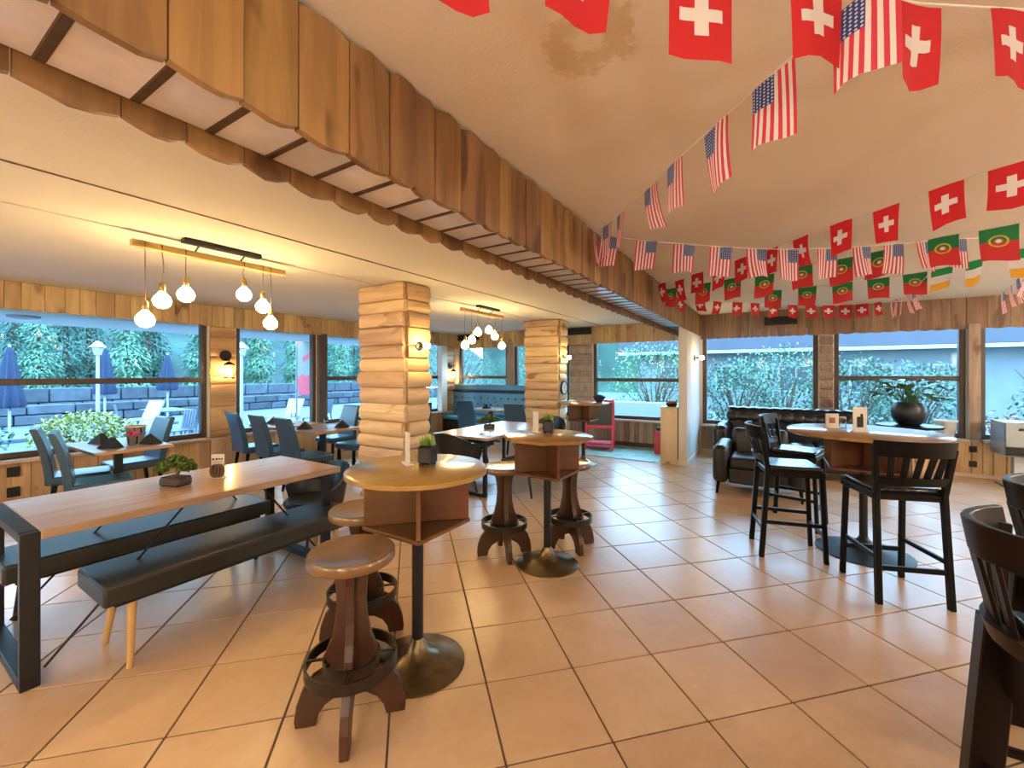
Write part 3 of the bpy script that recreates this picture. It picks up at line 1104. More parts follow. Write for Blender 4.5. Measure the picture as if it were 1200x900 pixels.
def dining_table(loc, sx, sy, label, z=0.75):
    t = thing('dining_table', label, 'table', loc)
    MB().box((0, 0, z - 0.018), (sx, sy, 0.036), 0.004).build('tabletop', M['table'], t)
    MB().box((0, 0, z / 2 - 0.01), (0.07, 0.07, z - 0.06), 0.004).build('pole', M['blackmetal'], t)
    f = MB()
    f.box((0, 0, 0.012), (0.5, 0.08, 0.024), 0.004)
    f.box((0, 0, 0.012), (0.08, 0.5, 0.024), 0.004)
    f.build('base', M['blackmetal'], t)
    return t


dining_table((-6.33, 1.72, 0), 1.10, 0.66, 'dining table set with black napkins under the first left window')
dining_table((-5.62, 3.80, 0), 0.74, 0.74, 'dining table set with black napkins left of the near log pillar')
dining_table((-6.58, 3.82, 0), 0.80, 0.74, 'dining table by the single-pane left window')
dining_table((-6.55, 6.25, 0), 0.80, 0.74, 'dining table by the left windows beyond the near log pillar')
dining_table((-5.50, 7.95, 0), 0.80, 0.66, 'small dining table before the blue tufted bench')
dining_table((-4.68, 7.98, 0), 0.70, 0.66, 'small dining table before the tufted bench beside the far pillar')

# low oak table with bucket chairs
t = thing('low_table', 'oak dining table on black frames with a small bonsai, behind the octagonal bar table', 'table', (-3.44, 4.25, 0))
MB().box((0, 0.86, 0.732), (0.90, 1.72, 0.036), 0.004).build('tabletop', M['table'], t)
for y in (0.06, 1.64):
    f = MB()
    for sx in (-1, 1):
        f.box((sx * 0.37, y, 0.357), (0.04, 0.05, 0.714), 0.003)
    f.box((0, y, 0.02), (0.70, 0.05, 0.04), 0.003)
    f.box((0, y, 0.69), (0.70, 0.05, 0.04), 0.003)
    f.build('leg_frame', M['blackmetal'], t)
    for sx in (-1, 1):
        MB().tube([(sx * 0.34, y, 0.66), (0.0, y, 0.05)], 0.009, 6).build('brace_rod', M['blackmetal'], t)
bench('bench', (-2.72, 4.45, 0), 1.35, 'dark padded bench on the right of the oak table with bonsai', 0.42, 'blackmetal')
bench('bench', (-4.15, 4.45, 0), 1.35, 'dark padded bench on the left of the oak table with bonsai', 0.42, 'blackmetal')


def bucket_chair(loc, rz, label, hs=1.0):
    t = thing('bucket_chair', label, 'chair', loc, rz, 'black bucket chairs')
    t.scale = (1, 1, hs)
    MB().lathe([(0.0, 0.40), (0.20, 0.40), (0.235, 0.425), (0.24, 0.46), (0.22, 0.485), (0.0, 0.49)], 24).build('seat', M['bucket'], t, 50)
    vs = []
    fs = []
    n = 15
    rows = 5
    for s_ in (0, 1):
        for k in range(n):
            a = rad(-105 + 210 * k / (n - 1))
            ht = 0.44 + 0.38 * (0.5 + 0.5 * math.cos(a * 0.85)) ** 1.5
            for q in range(rows):
                f = q / (rows - 1)
                r_ = 0.235 + 0.055 * f + (0.028 if s_ else 0)
                vs.append((r_ * math.sin(a), -r_ * math.cos(a), 0.42 + (ht - 0.42) * f))
    N = n * rows
    for k in range(n - 1):
        for q in range(rows - 1):
            i = k * rows + q
            fs.append((i, i + 1, i + rows + 1, i + rows))
            fs.append((N + i, N + i + rows, N + i + rows + 1, N + i + 1))
        i = k * rows + rows - 1
        fs.append((i, N + i, N + i + rows, i + rows))
        i = k * rows
        fs.append((i, i + rows, N + i + rows, N + i))
    for k in (0, n - 1):
        for q in range(rows - 1):
            i = k * rows + q
            fs.append((i, i + 1, N + i + 1, N + i))
    MB().add(vs, fs).build('backrest', M['bucket'], t, 60)
    for k in range(4):
        a = rad(45 + 90 * k)
        MB().tube([(0.13 * math.cos(a), 0.13 * math.sin(a), 0.41), (0.23 * math.cos(a), 0.23 * math.sin(a), 0)], [0.016, 0.011], 8).build('leg', M['blackmetal'], t)


bucket_chair((-3.42, 4.24, 0), 0, 'black bucket chair at the near end of the oak table, behind the round bar table')
bucket_chair((-3.22, 6.28, 0), PI, 'black bucket chair at the far end of the oak table, before the far pillar')
bucket_chair((-6.0, 5.55, 0), 0.3, 'black bucket chair glimpsed right of the near pillar by the window tables')
bucket_chair((-3.58, 2.32, 0), PI, 'black bucket chair tucked at the far end of the communal table', 0.86)


def bar_chair(wm, sag=1.0, lw=1.0, lr=0.0):
    t = empty('bar_chair')
    W2 = 0.205
    MB().box((0, 0.0, 0.715), (0.43, 0.42, 0.05), 0.008).build('seat', wm, t)
    MB().box((0, 0.005, 0.755), (0.40, 0.39, 0.04)).build('seat_pad', M['seat_pad'], t, 40, bevel=0.016, seg=2)
    for sx in (-1, 1):
        MB().bar((sx * 0.185, 0.185, 0.69), (sx * 0.195, 0.215, 0.0), 0.034, 0.034, 0.004).build('leg', wm, t)
        p = MB()
        p.bar((sx * 0.205, -0.25, 0.0), (sx * 0.195, -0.20, 0.735), 0.034 * lw, 0.040 * lw, 0.004)
        p.bar((sx * 0.195, -0.20, 0.725), (sx * 0.222, -0.245 + 0.075 * (sag - 1), 1.05), 0.034, 0.036, 0.004)
        p.build('leg', wm, t)

    def curved(z0, z1, half, y_end, sag, th):
        mb = MB()
        vs = []
        fs = []
        n = 9
        for k in range(n):
            f = -1 + 2 * k / (n - 1)
            x = half * f
            y = y_end - sag * (1 - f * f)
            for (dy, z) in ((-th / 2, z0), (th / 2, z0), (th / 2, z1), (-th / 2, z1)):
                vs.append((x, y + dy - (0.018 if z == z1 else 0), z))
        for k in range(n - 1):
            for q in range(4):
                fs.append((k * 4 + q, k * 4 + (q + 1) % 4, k * 4 + 4 + (q + 1) % 4, k * 4 + 4 + q))
        fs.append((0, 1, 2, 3))
        fs.append(tuple((n - 1) * 4 + q for q in range(4)))
        return mb.add(vs, fs)
    curved(0.995, 1.105, 0.235, -0.235 + 0.075 * (sag - 1), 0.075 * sag, 0.026).build('top_rail', wm, t, 40, bevel=0.005)
    curved(0.80 - lr, 0.855 - lr, 0.205, -0.208 + 0.03 * (sag - 1), 0.045 * sag, 0.022).build('lower_rail', wm, t, 40)
    for k in range(5):
        f = -0.66 + 0.33 * k
        yb = -0.208 + 0.03 * (sag - 1) - 0.045 * sag * (1 - f * f)
        yt = -0.240 + 0.075 * (sag - 1) - 0.075 * sag * (1 - f * f)
        MB().bar((0.20 * f, yb, 0.845 - lr), (0.225 * f, yt, 1.005), 0.012, 0.040, 0.003, up=(0, 1, 0) if False else (1, 0, 0)).build('slat', wm, t)
    for sx in (-1, 1):
        MB().bar((sx * 0.20, -0.23, 0.30), (sx * 0.19, 0.20, 0.30), 0.020, 0.030, 0.003).build('stretcher', wm, t)
    MB().bar((-0.19, 0.205, 0.22), (0.19, 0.205, 0.22), 0.020, 0.034, 0.003).build('stretcher', wm, t)
    MB().bar((-0.20, -0.236, 0.24), (0.20, -0.236, 0.24), 0.020, 0.034, 0.003).build('stretcher', wm, t)
    return t


bc = bar_chair(M['black_wood'])
GB = 'black slat-backed bar chairs'
tag(bc, 'black slat-backed bar chair at the left of the large round bar table, standing free', 'chair', GB)
bc.location = (0.11, 4.40, 0)
bc.rotation_euler = (0, 0, rad(-77.6))
dup(bc, (0.20, 5.27, 0), rad(-105), 'black bar chair behind the leftmost one, between it and the brown armchair', GB)
dup(bc, (0.71, 4.02, 0), rad(19.5), 'black bar chair with its slatted back to us before the large round bar table', GB)
bf = bar_chair(M['brown_black_wood'], 1.9, 2.1, 0.055)
tag(bf, 'dark brown curved-back bar chair cut by the right edge, nearest to us', 'chair', GB)
MB().box((0, 0.0, 0.60), (0.42, 0.40, 0.19), 0.01).build('apron', M['brown_black_wood'], bf)
bf.location = (0.84, 1.86, 0)
bf.rotation_euler = (0, 0, rad(-88))
dup(bf, (1.16, 2.60, 0), rad(-84), 'dark brown bar chair at the right edge, just behind the nearest one', GB)

# ---------------------------------------------------------------- sofas
a = thing('armchair', 'dark brown leather armchair in front of the black tufted sofa', 'armchair', (-0.17, 6.0, 0))
MB().box((0, 0.42, 0.24), (0.66, 0.70, 0.20)).build('seat_base', M['leather_brown'], a, 40, bevel=0.03, seg=3)
MB().box((0, 0.36, 0.40), (0.64, 0.62, 0.16)).build('seat_cushion', M['leather_brown'], a, 40, bevel=0.05, seg=3)
MB().box((0, 0.76, 0.60), (0.66, 0.22, 0.52), 0, Matrix.Rotation(rad(-6), 4, 'X')).build('backrest', M['leather_brown'], a, 40, bevel=0.06, seg=3)
for sx in (-1, 1):
    MB().box((sx * 0.42, 0.44, 0.38), (0.18, 0.84, 0.48)).build('armrest', M['leather_brown'], a, 40, bevel=0.07, seg=4)
    for y in (0.06, 0.82):
        MB().tube([(sx * 0.44, y, 0.16), (sx * 0.46, y, 0)], [0.024, 0.015], 8).build('leg', M['black_wood'], a)
s = thing('sofa', 'black leather tufted sofa along the back window', 'sofa', (0.25, 7.45, 0))
MB().box((0, 0.45, 0.24), (1.80, 0.80, 0.24)).build('seat_base', M['leather_black'], s, 40, bevel=0.03, seg=3)
for x in (-0.56, 0.0, 0.56):
    MB().box((x, 0.38, 0.42), (0.55, 0.64, 0.14)).build('seat_cushion', M['leather_black'], s, 40, bevel=0.05, seg=3)
bk = MB().box((0, 0.80, 0.64), (1.86, 0.20, 0.66)).build('backrest', M['leather_black'], s, 40, bevel=0.08, seg=4)
tuft = MB().lathe([(0.0, 0.03), (0.05, 0.028), (0.085, 0.014), (0.10, 0.0)], 10).mesh('tuft', M['leather_black'], 180)
for k in range(12):
    put('tuft', tuft, bk, (-0.85 + k * 0.155, 0.80, 0.955))
    put('tuft', tuft, bk, (-0.85 + k * 0.155, 0.705, 0.83), (rad(80), 0, 0))
for sx in (-1, 1):
    MB().box((sx * 0.98, 0.45, 0.42), (0.22, 0.86, 0.60)).build('armrest', M['leather_black'], s, 40, bevel=0.09, seg=4)
    for y in (0.10, 0.80):
        MB().tube([(sx * 0.95, y, 0.13), (sx * 0.95, y, 0)], 0.024, 8).build('leg', M['black_wood'], s)

# blue tufted banquette along the back wall
b = thing('banquette', 'long blue tufted banquette under the far left back window', 'bench', (-5.83, BY - 0.06, 0))
MB().box((0, -0.30, 0.20), (2.95, 0.54, 0.38), 0.01).build('seat_base', M['blackmetal'], b)
MB().box((0, -0.32, 0.43), (2.95, 0.58, 0.11)).build('seat', M['tuft'], b, 40, bevel=0.03, seg=3)
bk = MB().box((0, -0.10, 0.78), (2.95, 0.14, 0.58)).build('backrest', M['tuft'], b, 40, bevel=0.03, seg=3)
MB().box((0, -0.10, 1.095), (2.97, 0.18, 0.04), 0.006).build('top_rail', M['blackmetal'], b)
MB().box((0, -0.07, 1.19), (2.95, 0.08, 0.15)).build('head_cushion', M['tuft'], b, 40, bevel=0.02, seg=2)
btn = MB().lathe([(0.0, 0.012), (0.018, 0.008), (0.024, 0.0)], 8).mesh('button', M['blackmetal'], 180)
for r_ in range(3):
    for k in range(14):
        put('button', btn, bk, (-1.36 + k * 0.205 + (0.1 if r_ % 2 else 0), -0.172, 0.60 + r_ * 0.16), (rad(90), 0, 0))

# ---------------------------------------------------------------- plants


def leaf_blob(mb, c, rx, ry, rz_, n, size, rnd, flat=0.5):
    for k in range(n):
        u = rnd.uniform(0, 2 * PI)
        w_ = rnd.uniform(-1, 1)
        q = math.sqrt(1 - w_ * w_)
        rr = rnd.uniform(0.55, 1.0)
        p = Vector((c[0] + rx * rr * q * math.cos(u), c[1] + ry * rr * q * math.sin(u), c[2] + rz_ * rr * w_))
        M4 = Matrix.Translation(p) @ Matrix.Rotation(rnd.uniform(0, 2 * PI), 4, 'Z') @ Matrix.Rotation(rnd.uniform(-1.3, 1.3), 4, 'X')
        l = size * rnd.uniform(0.6, 1.3)
        mb.add([(0, -l * 0.5, 0), (l * 0.28, 0, l * 0.10), (0, l * 0.5, 0), (-l * 0.28, 0, l * 0.10)], [(0, 1, 2), (0, 2, 3)], M4)


def bonsai(loc, sc, label, rz=0):
    t = thing('bonsai', label, 'plant', loc, rz)
    MB().box((0, 0, 0.028 * sc), (0.16 * sc, 0.11 * sc, 0.056 * sc), 0.012 * sc).build('pot', M['pot_brown'], t, 40)
    MB().box((0, 0, 0.055 * sc), (0.14 * sc, 0.09 * sc, 0.008)).build('soil', M['soil'], t)
    MB().tube([(0, 0, 0.05 * sc), (0.02 * sc, 0, 0.085 * sc), (0.0, 0.01 * sc, 0.115 * sc), (-0.05 * sc, 0, 0.13 * sc)], [0.014 * sc, 0.012 * sc, 0.009 * sc, 0.005 * sc], 8).build('trunk', M['bark'], t, 60)
    r_ = random.Random(int(abs(loc[1]) * 100))
    mb = MB()
    for c, rr in (((0.03, 0, 0.15), 0.085), ((-0.08, 0, 0.13), 0.06), ((-0.12, 0.0, 0.10), 0.05), ((0.10, 0, 0.125), 0.06), ((0.0, 0, 0.175), 0.06)):
        leaf_blob(mb, tuple(x * sc for x in c), rr * sc, rr * 0.8 * sc, rr * 0.45 * sc, 260, 0.028 * sc, r_)
    mb.build('foliage', M['bonsai'], t)


bonsai((-3.55, 1.27, 0.77), 1.05, 'small bonsai in a brown tray pot on the communal table', rad(20))
bonsai((-3.52, 5.05, 0.75), 1.0, 'small bonsai on the oak table between the pillars', rad(30))


def grass_pot(loc, label):
    t = thing('potted_grass', label, 'plant', loc, 0.3)
    p = MB()
    p.box((0, 0, 0.058), (0.085, 0.085, 0.10), 0.012)
    for sx in (-1, 1):
        for sy in (-1, 1):
            p.box((sx * 0.026, sy * 0.026, 0.006), (0.016, 0.016, 0.012))
    p.build('pot', M['pot_black'], t)
    r_ = random.Random(5)
    g = MB()
    for k in range(110):
        a_ = r_.uniform(0, 2 * PI)
        rr = r_.uniform(0, 0.034)
        x, y = rr * math.cos(a_), rr * math.sin(a_)
        h = r_.uniform(0.04, 0.075)
        lx, ly = r_.uniform(-0.025, 0.025), r_.uniform(-0.025, 0.025)
        w_ = 0.0035
        ca, sa = math.cos(a_) * w_, math.sin(a_) * w_
        g.add([(x - ca, y - sa, 0.10), (x + ca, y + sa, 0.10), (x + lx, y + ly, 0.10 + h)], [(0, 1, 2)])
    o = g.build('grass', M['grassy'], t)
    o['kind'] = 'stuff'


def menu_stand(loc, rz, label, marks=True, h=0.165, w_=0.085):
    t = thing('menu_stand', label, 'menu card', loc, rz)
    MB().box((0, 0, 0.006), (w_ + 0.012, 0.05, 0.012), 0.003).build('foot', M['card'], t)
    MB().box((0, 0, 0.012 + h / 2), (w_, 0.005, h), 0.001).build('card', M['card'], t)
    return t


def on_card(parent, y, rects, mt):
    mb = MB()
    for (x, z, a_, b_) in rects:
        mb.box((x, y, z), (a_, 0.0012, b_))
    return mb.build('print', mt, parent)


grass_pot((-1.60, 1.71, 1.052), 'small black pot of bright grass on the nearest round bar table')
grass_pot((-1.60, 3.16, 1.052), 'small black pot of bright grass on the octagonal bar table')
menu_stand((-1.70, 1.66, 1.052), rad(-30), 'plain white card stand on the nearest round bar table')
menu_stand((-1.70, 3.12, 1.052), rad(-30), 'plain white card stand on the octagonal bar table')
m_ = menu_stand((-3.52, 1.52, 0.77), rad(48), 'white menu card behind a brown pretzel-shaped holder on the communal table')
on_card(m_, -0.003, [(-0.030, 0.142, 0.012, 0.014), (-0.008, 0.142, 0.014, 0.012), (0.010, 0.142, 0.010, 0.012), (0.026, 0.142, 0.012, 0.012), (0.0, 0.122, 0.05, 0.002)], M['dark'])
pz = MB()
for sx in (-1, 1):
    pz.tube([(sx * 0.012 + sx * 0.026 * math.sin(k * PI / 7), -0.02, 0.058 - 0.042 * math.cos(k * PI / 7)) for k in range(15)], 0.011, 8)
pz.build('holder', M['pretzel'], m_, 60)

# cards on the large round table
m_ = menu_stand((0.62, 4.60, 1.052), rad(25), 'tall white card with a dark picture on the large round bar table', h=0.20, w_=0.11)
on_card(m_, -0.003, [(0.0, 0.085, 0.05, 0.09), (0.012, 0.14, 0.02, 0.03)], M['dark'])
m_ = menu_stand((0.45, 4.80, 1.052), rad(25), 'shorter beige card left of the tall card on the large round bar table', h=0.12, w_=0.11)
on_card(m_, -0.003, [(0.0, 0.07, 0.05, 0.05)], M['bread'])
jar = thing('glass_jar', 'small glass jar beside the beige card on the large round bar table', 'jar', (0.53, 4.86, 1.052))
MB().lathe([(0.03, 0.0), (0.032, 0.07), (0.026, 0.085)], 16).build('body', M['clear'], jar, 50)
MB().lathe([(0.029, 0.085), (0.029, 0.10)], 16).build('lid', M['brass'], jar, 50)

# big potted plant on a dark side table
t = thing('side_table', 'round dark side table under the big potted plant', 'table', (1.67, 8.28, 0))
MB().lathe([(0.36, 0.765), (0.37, 0.775), (0.37, 0.795), (0.36, 0.80)], 32).build('tabletop', M['black_wood'], t, 40)
MB().lathe([(0.22, 0.0), (0.22, 0.02), (0.04, 0.05), (0.035, 0.70), (0.08, 0.764)], 20).build('pedestal', M['black_wood'], t, 40)
t = thing('potted_plant', 'big leafy plant in a round dark pot by the back window', 'plant', (1.67, 8.28, 0.80))
MB().lathe([(0.11, 0.0), (0.14, 0.02), (0.19, 0.11), (0.20, 0.18), (0.19, 0.26), (0.16, 0.325), (0.148, 0.32), (0.145, 0.30)], 32).build('pot', M['pot_blue'], t, 60)
MB().lathe([(0.15, 0.295), (0.15, 0.305)], 24).build('soil', M['soil'], t)
r_ = random.Random(8)
for k in range(46):
    a_ = r_.uniform(0, 2 * PI)
    reach = r_.uniform(0.06, 0.36)
    up_ = r_.uniform(0.08, 0.34) - reach * 0.2
    tip = Vector((reach * math.cos(a_), reach * math.sin(a_), 0.33 + up_))
    MB().tube([(0.05 * math.cos(a_), 0.05 * math.sin(a_), 0.30), tuple(tip * 0.6 + Vector((0, 0, 0.18))), tuple(tip)], 0.004, 5).build('stem', M['leaf'], t)
    L_ = r_.uniform(0.13, 0.21)
    lf = MB()
    vs = [(0, 0, 0), (L_ * 0.30, L_ * 0.35, 0.012), (L_ * 0.22, L_ * 0.7, 0.0), (0, L_, -0.03), (-L_ * 0.22, L_ * 0.7, 0.0), (-L_ * 0.30, L_ * 0.35, 0.012), (0, L_ * 0.4, -0.012), (0, L_ * 0.7, -0.02)]
    lf.add(vs, [(0, 1, 6), (1, 2, 7, 6), (2, 3, 7), (3, 4, 7), (4, 5, 6, 7), (5, 0, 6)])
    lf.build('leaf', M['leaf'], t, 180, tuple(tip), (rad(r_.uniform(-40, 35)), rad(r_.uniform(-25, 25)), a_ - PI / 2))

# ---------------------------------------------------------------- pendant lamps


def pendant(yc, x, label, ys, zs):
    t = thing('pendant_lamp', label, 'lamp', (x, yc, ZL), 0, 'wooden bar pendant lamps')
    MB().box((0.10, 0, -0.02), (0.07, 0.58, 0.036), 0.006).build('ceiling_plate', M['blackmetal'], t)
    MB().box((0.0, 0, -0.095), (0.05, 1.14, 0.055), 0.006).build('wooden_bar', M['pend_wood'], t)
    for s_ in (-0.17, 0.17):
        MB().tube([(0.09, s_, -0.03), (0.0, s_, -0.075)], 0.007, 6).build('rod', M['blackmetal'], t)
    for k, (y, z) in enumerate(zip(ys, zs)):
        yl = y - yc
        zl = z - ZL
        so = MB().lathe([(0.012, zl + 0.115), (0.020, zl + 0.105), (0.022, zl + 0.05), (0.018, zl + 0.045)], 14, Matrix.Translation((0, yl, 0))).build('socket', M['brass'], t, 40)
        wob = RND.uniform(-0.008, 0.008)
        MB().tube([(0.0, yl, zl + 0.11), (wob, yl + wob, zl * 0.5), (0.0, yl, -0.13)], 0.003, 5).build('cord', M['cord'], so)
        MB().tube([(0.029 * math.cos(q), yl + 0.012 * math.sin(q * 0.5) - 0.01, -0.095 + 0.033 * math.sin(q)) for q in [i * PI / 5 for i in range(16)]], 0.003, 4).build('cord_wrap', M['cord'], so)
        MB().lathe([(0.014, 0.05), (0.022, 0.038), (0.050, 0.004), (0.060, -0.024), (0.052, -0.056), (0.028, -0.078), (0.0, -0.084)], 18, Matrix.Translation((0, yl, zl))).build('bulb', M['bulb'], so, 180)


pendant(1.72, -3.98, 'wooden bar pendant lamp with six bulbs over the communal table', [1.234, 1.337, 1.491, 1.925, 2.086, 2.156], [1.975, 2.13, 2.20, 2.27, 2.185, 2.04])
pendant(5.50, -3.95, 'wooden bar pendant lamp with six bulbs between the two log pillars', [5.03, 5.20, 5.354, 5.658, 5.83, 6.04], [2.0, 2.09, 2.22, 2.28, 2.19, 2.045])


def wall_bulb(loc, rz, label):
    t = thing('wall_lamp', label, 'lamp', loc, rz, 'black wall lamps with a bare bulb')
    MB().lathe([(0.055, 0), (0.055, 0.012), (0.03, 0.022)], 20, Matrix.Rotation(rad(90), 4, 'Y')).build('wall_plate', M['blackmetal'], t, 40)
    MB().tube([(0.015, 0, 0), (0.09, 0, 0.0)], 0.012, 8).build('arm', M['blackmetal'], t)
    MB().lathe([(0.012, 0.0), (0.03, 0.02), (0.037, 0.045), (0.028, 0.072), (0.0, 0.082)], 16, Matrix.Translation((0.085, 0, 0)) @ Matrix.Rotation(rad(90), 4, 'Y')).build('bulb', M['bulbw'], t, 180)


wall_bulb((-3.545, 3.64, 1.87), 0, 'bare-bulb wall lamp on the side of the near log pillar')
wall_bulb((-3.505, 7.55, 1.86), 0, 'bare-bulb wall lamp on the side of the far log pillar')
wall_bulb((BXR, 8.25, 1.83), 0, 'bare-bulb wall lamp on the white stub wall')


def lantern(loc, rz, label):
    t = thing('wall_lantern', label, 'lamp', loc, rz, 'black wall lanterns on board piers')
    MB().lathe([(0.085, 0), (0.085, 0.012), (0.05, 0.03)], 20, Matrix.Translation((0, 0, 0.26)) @ Matrix.Rotation(rad(90), 4, 'Y')).build('wall_plate', M['blackmetal'], t, 40)
    MB().tube([(0.02, 0, 0.26), (0.11, 0, 0.25), (0.12, 0, 0.16)], 0.008, 6).build('arm', M['blackmetal'], t)
    MB().lathe([(0.02, 0.16), (0.07, 0.125), (0.075, 0.11), (0.0, 0.11)], 16, Matrix.Translation((0.12, 0, 0))).build('cap', M['blackmetal'], t, 40)
    MB().lathe([(0.066, -0.10), (0.068, -0.08), (0.04, -0.075)], 16, Matrix.Translation((0.12, 0, 0))).build('foot', M['blackmetal'], t, 40)
    for k in range(4):
        a_ = rad(45 + 90 * k)
        MB().tube([(0.12 + 0.064 * math.cos(a_), 0.064 * math.sin(a_), -0.08), (0.12 + 0.064 * math.cos(a_), 0.064 * math.sin(a_), 0.115)], 0.004, 5).build('bar', M['blackmetal'], t)
    MB().lathe([(0.0, -0.07), (0.03, -0.05), (0.042, 0.0), (0.03, 0.05), (0.0, 0.07)], 16, Matrix.Translation((0.12, 0, 0.01))).build('bulb', M['bulbw'], t, 180)


lantern((LX + 0.05, 3.28, 1.57), 0, 'black wall lantern on the board pier between the first left windows')
lantern((LX + 0.05, 8.72, 1.50), 0, 'black wall lantern on the far corner pier beyond the near pillar')

# unseen fill globes, added to light the room from behind and beside the camera
for i, p in enumerate(FILL_SPOTS):
    zc = ZR if p[0] > BXR else ZL
    t = thing('fill_globe', 'added fill globe out of view, ' + ['beside the beam', 'over the nearest bar chairs', 'by the front wall', 'past the right picture edge', 'before the communal table', 'by the front wall under the low ceiling', 'in the far right corner'][i],
              'lamp', (p[0], p[1], zc), 0, 'added fill globes out of view')
    zl = p[2] - zc
    g_ = FILL_W * p[3] / (PI * 4 * PI * FILL_R ** 2)
    gm = emit('fill_globe_glow', (1.0, 0.78, 0.50) if p[0] < BXR else (1.0, 0.88, 0.71), g_)
    MB().tube([(0, 0, -0.01), (0, 0, zl + FILL_R)], 0.006, 6).build('cord', M['cord'], t)
    MB().lathe([(0.05, -0.02), (0.06, 0.0)], 16).build('ceiling_rose', M['blackmetal'], t)
    MB().lathe([(FILL_R * math.sin(k * PI / 10) + 1e-4, zl - FILL_R * math.cos(k * PI / 10)) for k in range(11)], 20).build('globe', gm, t, 180)

# ---------------------------------------------------------------- table settings
def napkin(loc, rz, label, s_=1.0):
    mb = MB()
    mb.add([(-0.10 * s_, -0.06 * s_, 0), (0.10 * s_, -0.06 * s_, 0), (0.09 * s_, 0.07 * s_, 0), (-0.09 * s_, 0.07 * s_, 0), (0.005, 0.0, 0.115 * s_), (0.0, 0.05 * s_, 0.10 * s_)],
           [(0, 1, 4), (1, 2, 5, 4), (2, 3, 5), (3, 0, 4, 5), (0, 3, 2, 1)])
    o = mb.build('folded_napkin', M['napkin'], None, None, loc, (0, 0, rz))
    tag(o, label, 'napkin', 'black napkins folded into tents')


def plate(loc, label):
    o = MB().lathe([(0.07, 0.0), (0.12, 0.012), (0.128, 0.018), (0.12, 0.016), (0.07, 0.006)], 24).build('plate', M['plate'], None, 60, loc)
    tag(o, label, 'plate', 'white plates on set tables')


def goblet(loc, label, h=0.17):
    o = MB().lathe([(0.03, 0), (0.03, 0.004), (0.005, 0.01), (0.005, h * 0.45), (0.03, h * 0.55), (0.038, h * 0.75), (0.032, h), (0.030, h), (0.035, h * 0.75), (0.0, h * 0.53)], 16).build('wine_glass', M['clear'], None, 60, loc)
    tag(o, label, 'glass', 'wine glasses on set tables')


napkin((-6.55, 1.62, 0.752), rad(20), 'black tent-folded napkin on the first window table, left one')
napkin((-6.05, 1.58, 0.752), rad(25), 'black tent-folded napkin on the first window table, right one before the pink flower')
napkin((-6.02, 1.92, 0.752), rad(200), 'black tent-folded napkin on the first window table, the one behind the pink flower')
napkin((-5.72, 3.58, 0.752), rad(30), 'black tent-folded napkin on the table left of the near pillar, front one')
napkin((-5.42, 3.98, 0.752), rad(30), 'black tent-folded napkin on the table left of the near pillar, nearer the pillar')
napkin((-6.75, 3.70, 0.752), rad(10), 'black tent-folded napkin on the table by the single-pane window')
napkin((-5.55, 7.85, 0.752), rad(0), 'black tent-folded napkin on the small table before the tufted bench')
napkin((-4.68, 7.88, 0.752), rad(0), 'black tent-folded napkin on the small table beside the far pillar')
napkin((-6.60, 6.15, 0.752), rad(0), 'black tent-folded napkin on the table beyond the near pillar')
goblet((-6.22, 1.86, 0.752), 'wine glass at the far side of the first window table')
goblet((-5.52, 3.78, 0.752), 'wine glass on the table left of the near log pillar')
goblet((-6.45, 3.85, 0.752), 'wine glass on the table by the single-pane window')
goblet((-5.35, 7.95, 0.752), 'wine glass on the small table before the tufted bench')
t = thing('metal_bucket', 'grey bucket with a pale rim on the first window table', 'bucket', (-6.42, 1.90, 0.75))
MB().lathe([(0.075, 0.0), (0.095, 0.17), (0.10, 0.172), (0.10, 0.18), (0.09, 0.18), (0.07, 0.01)], 20).build('body', M['terracotta'], t, 50)
MB().ring(0.092, 0.104, 0.168, 0.184, 20).build('rim', M['sill'], t)
t = thing('flower_glass', 'small glass with pink flowers on the first window table', 'flowers', (-6.10, 1.78, 0.75))
MB().lathe([(0.04, 0.0), (0.045, 0.10)], 16).build('vase', M['clear'], t, 50)
r_ = random.Random(3)
mb = MB()
leaf_blob(mb, (0, 0, 0.13), 0.075, 0.06, 0.03, 70, 0.04, r_)
mb.build('blossom', M['magenta'], t)

# objects on the far bar table
t = thing('serving_bowl', 'dark blue bowl on the far bar table by the pallet boards', 'bowl', (-2.56, 6.98, 1.052))
MB().lathe([(0.05, 0.0), (0.06, 0.02), (0.11, 0.09), (0.115, 0.10), (0.10, 0.095), (0.05, 0.03)], 20).build('body', M['navy'], t, 60)
MB().lathe([(0.1, 0.085), (0.07, 0.12), (0.0, 0.135)], 16).build('lid', M['navy'], t, 60)
o = MB().lathe([(0.07, 0.0), (0.075, 0.015), (0.05, 0.03), (0.0, 0.032)], 18).build('white_dish', M['plate'], None, 60, (-3.02, 6.88, 1.052))
tag(o, 'small white dish on the far bar table beside the far pillar', 'dish')

# clock on the side of the far pillar
t = thing('wall_clock', 'round white clock with a dark rim on the far log pillar', 'clock', (-3.50, 7.55, 1.27), rad(90))
MB().lathe([(0.12, 0.0), (0.12, 0.02)], 24, Matrix.Rotation(rad(90), 4, 'X')).build('dial', M['plate'], t)
MB().ring(0.115, 0.135, 0.0, 0.03, 24, Matrix.Rotation(rad(90), 4, 'X')).build('rim', M['blackmetal'], t)
MB().bar((0, -0.024, 0), (0.03, -0.024, 0.06), 0.006, 0.004).build('hand', M['blackmetal'], t)
MB().bar((0, -0.024, 0), (0.0, -0.024, -0.085), 0.005, 0.004).build('hand', M['blackmetal'], t)

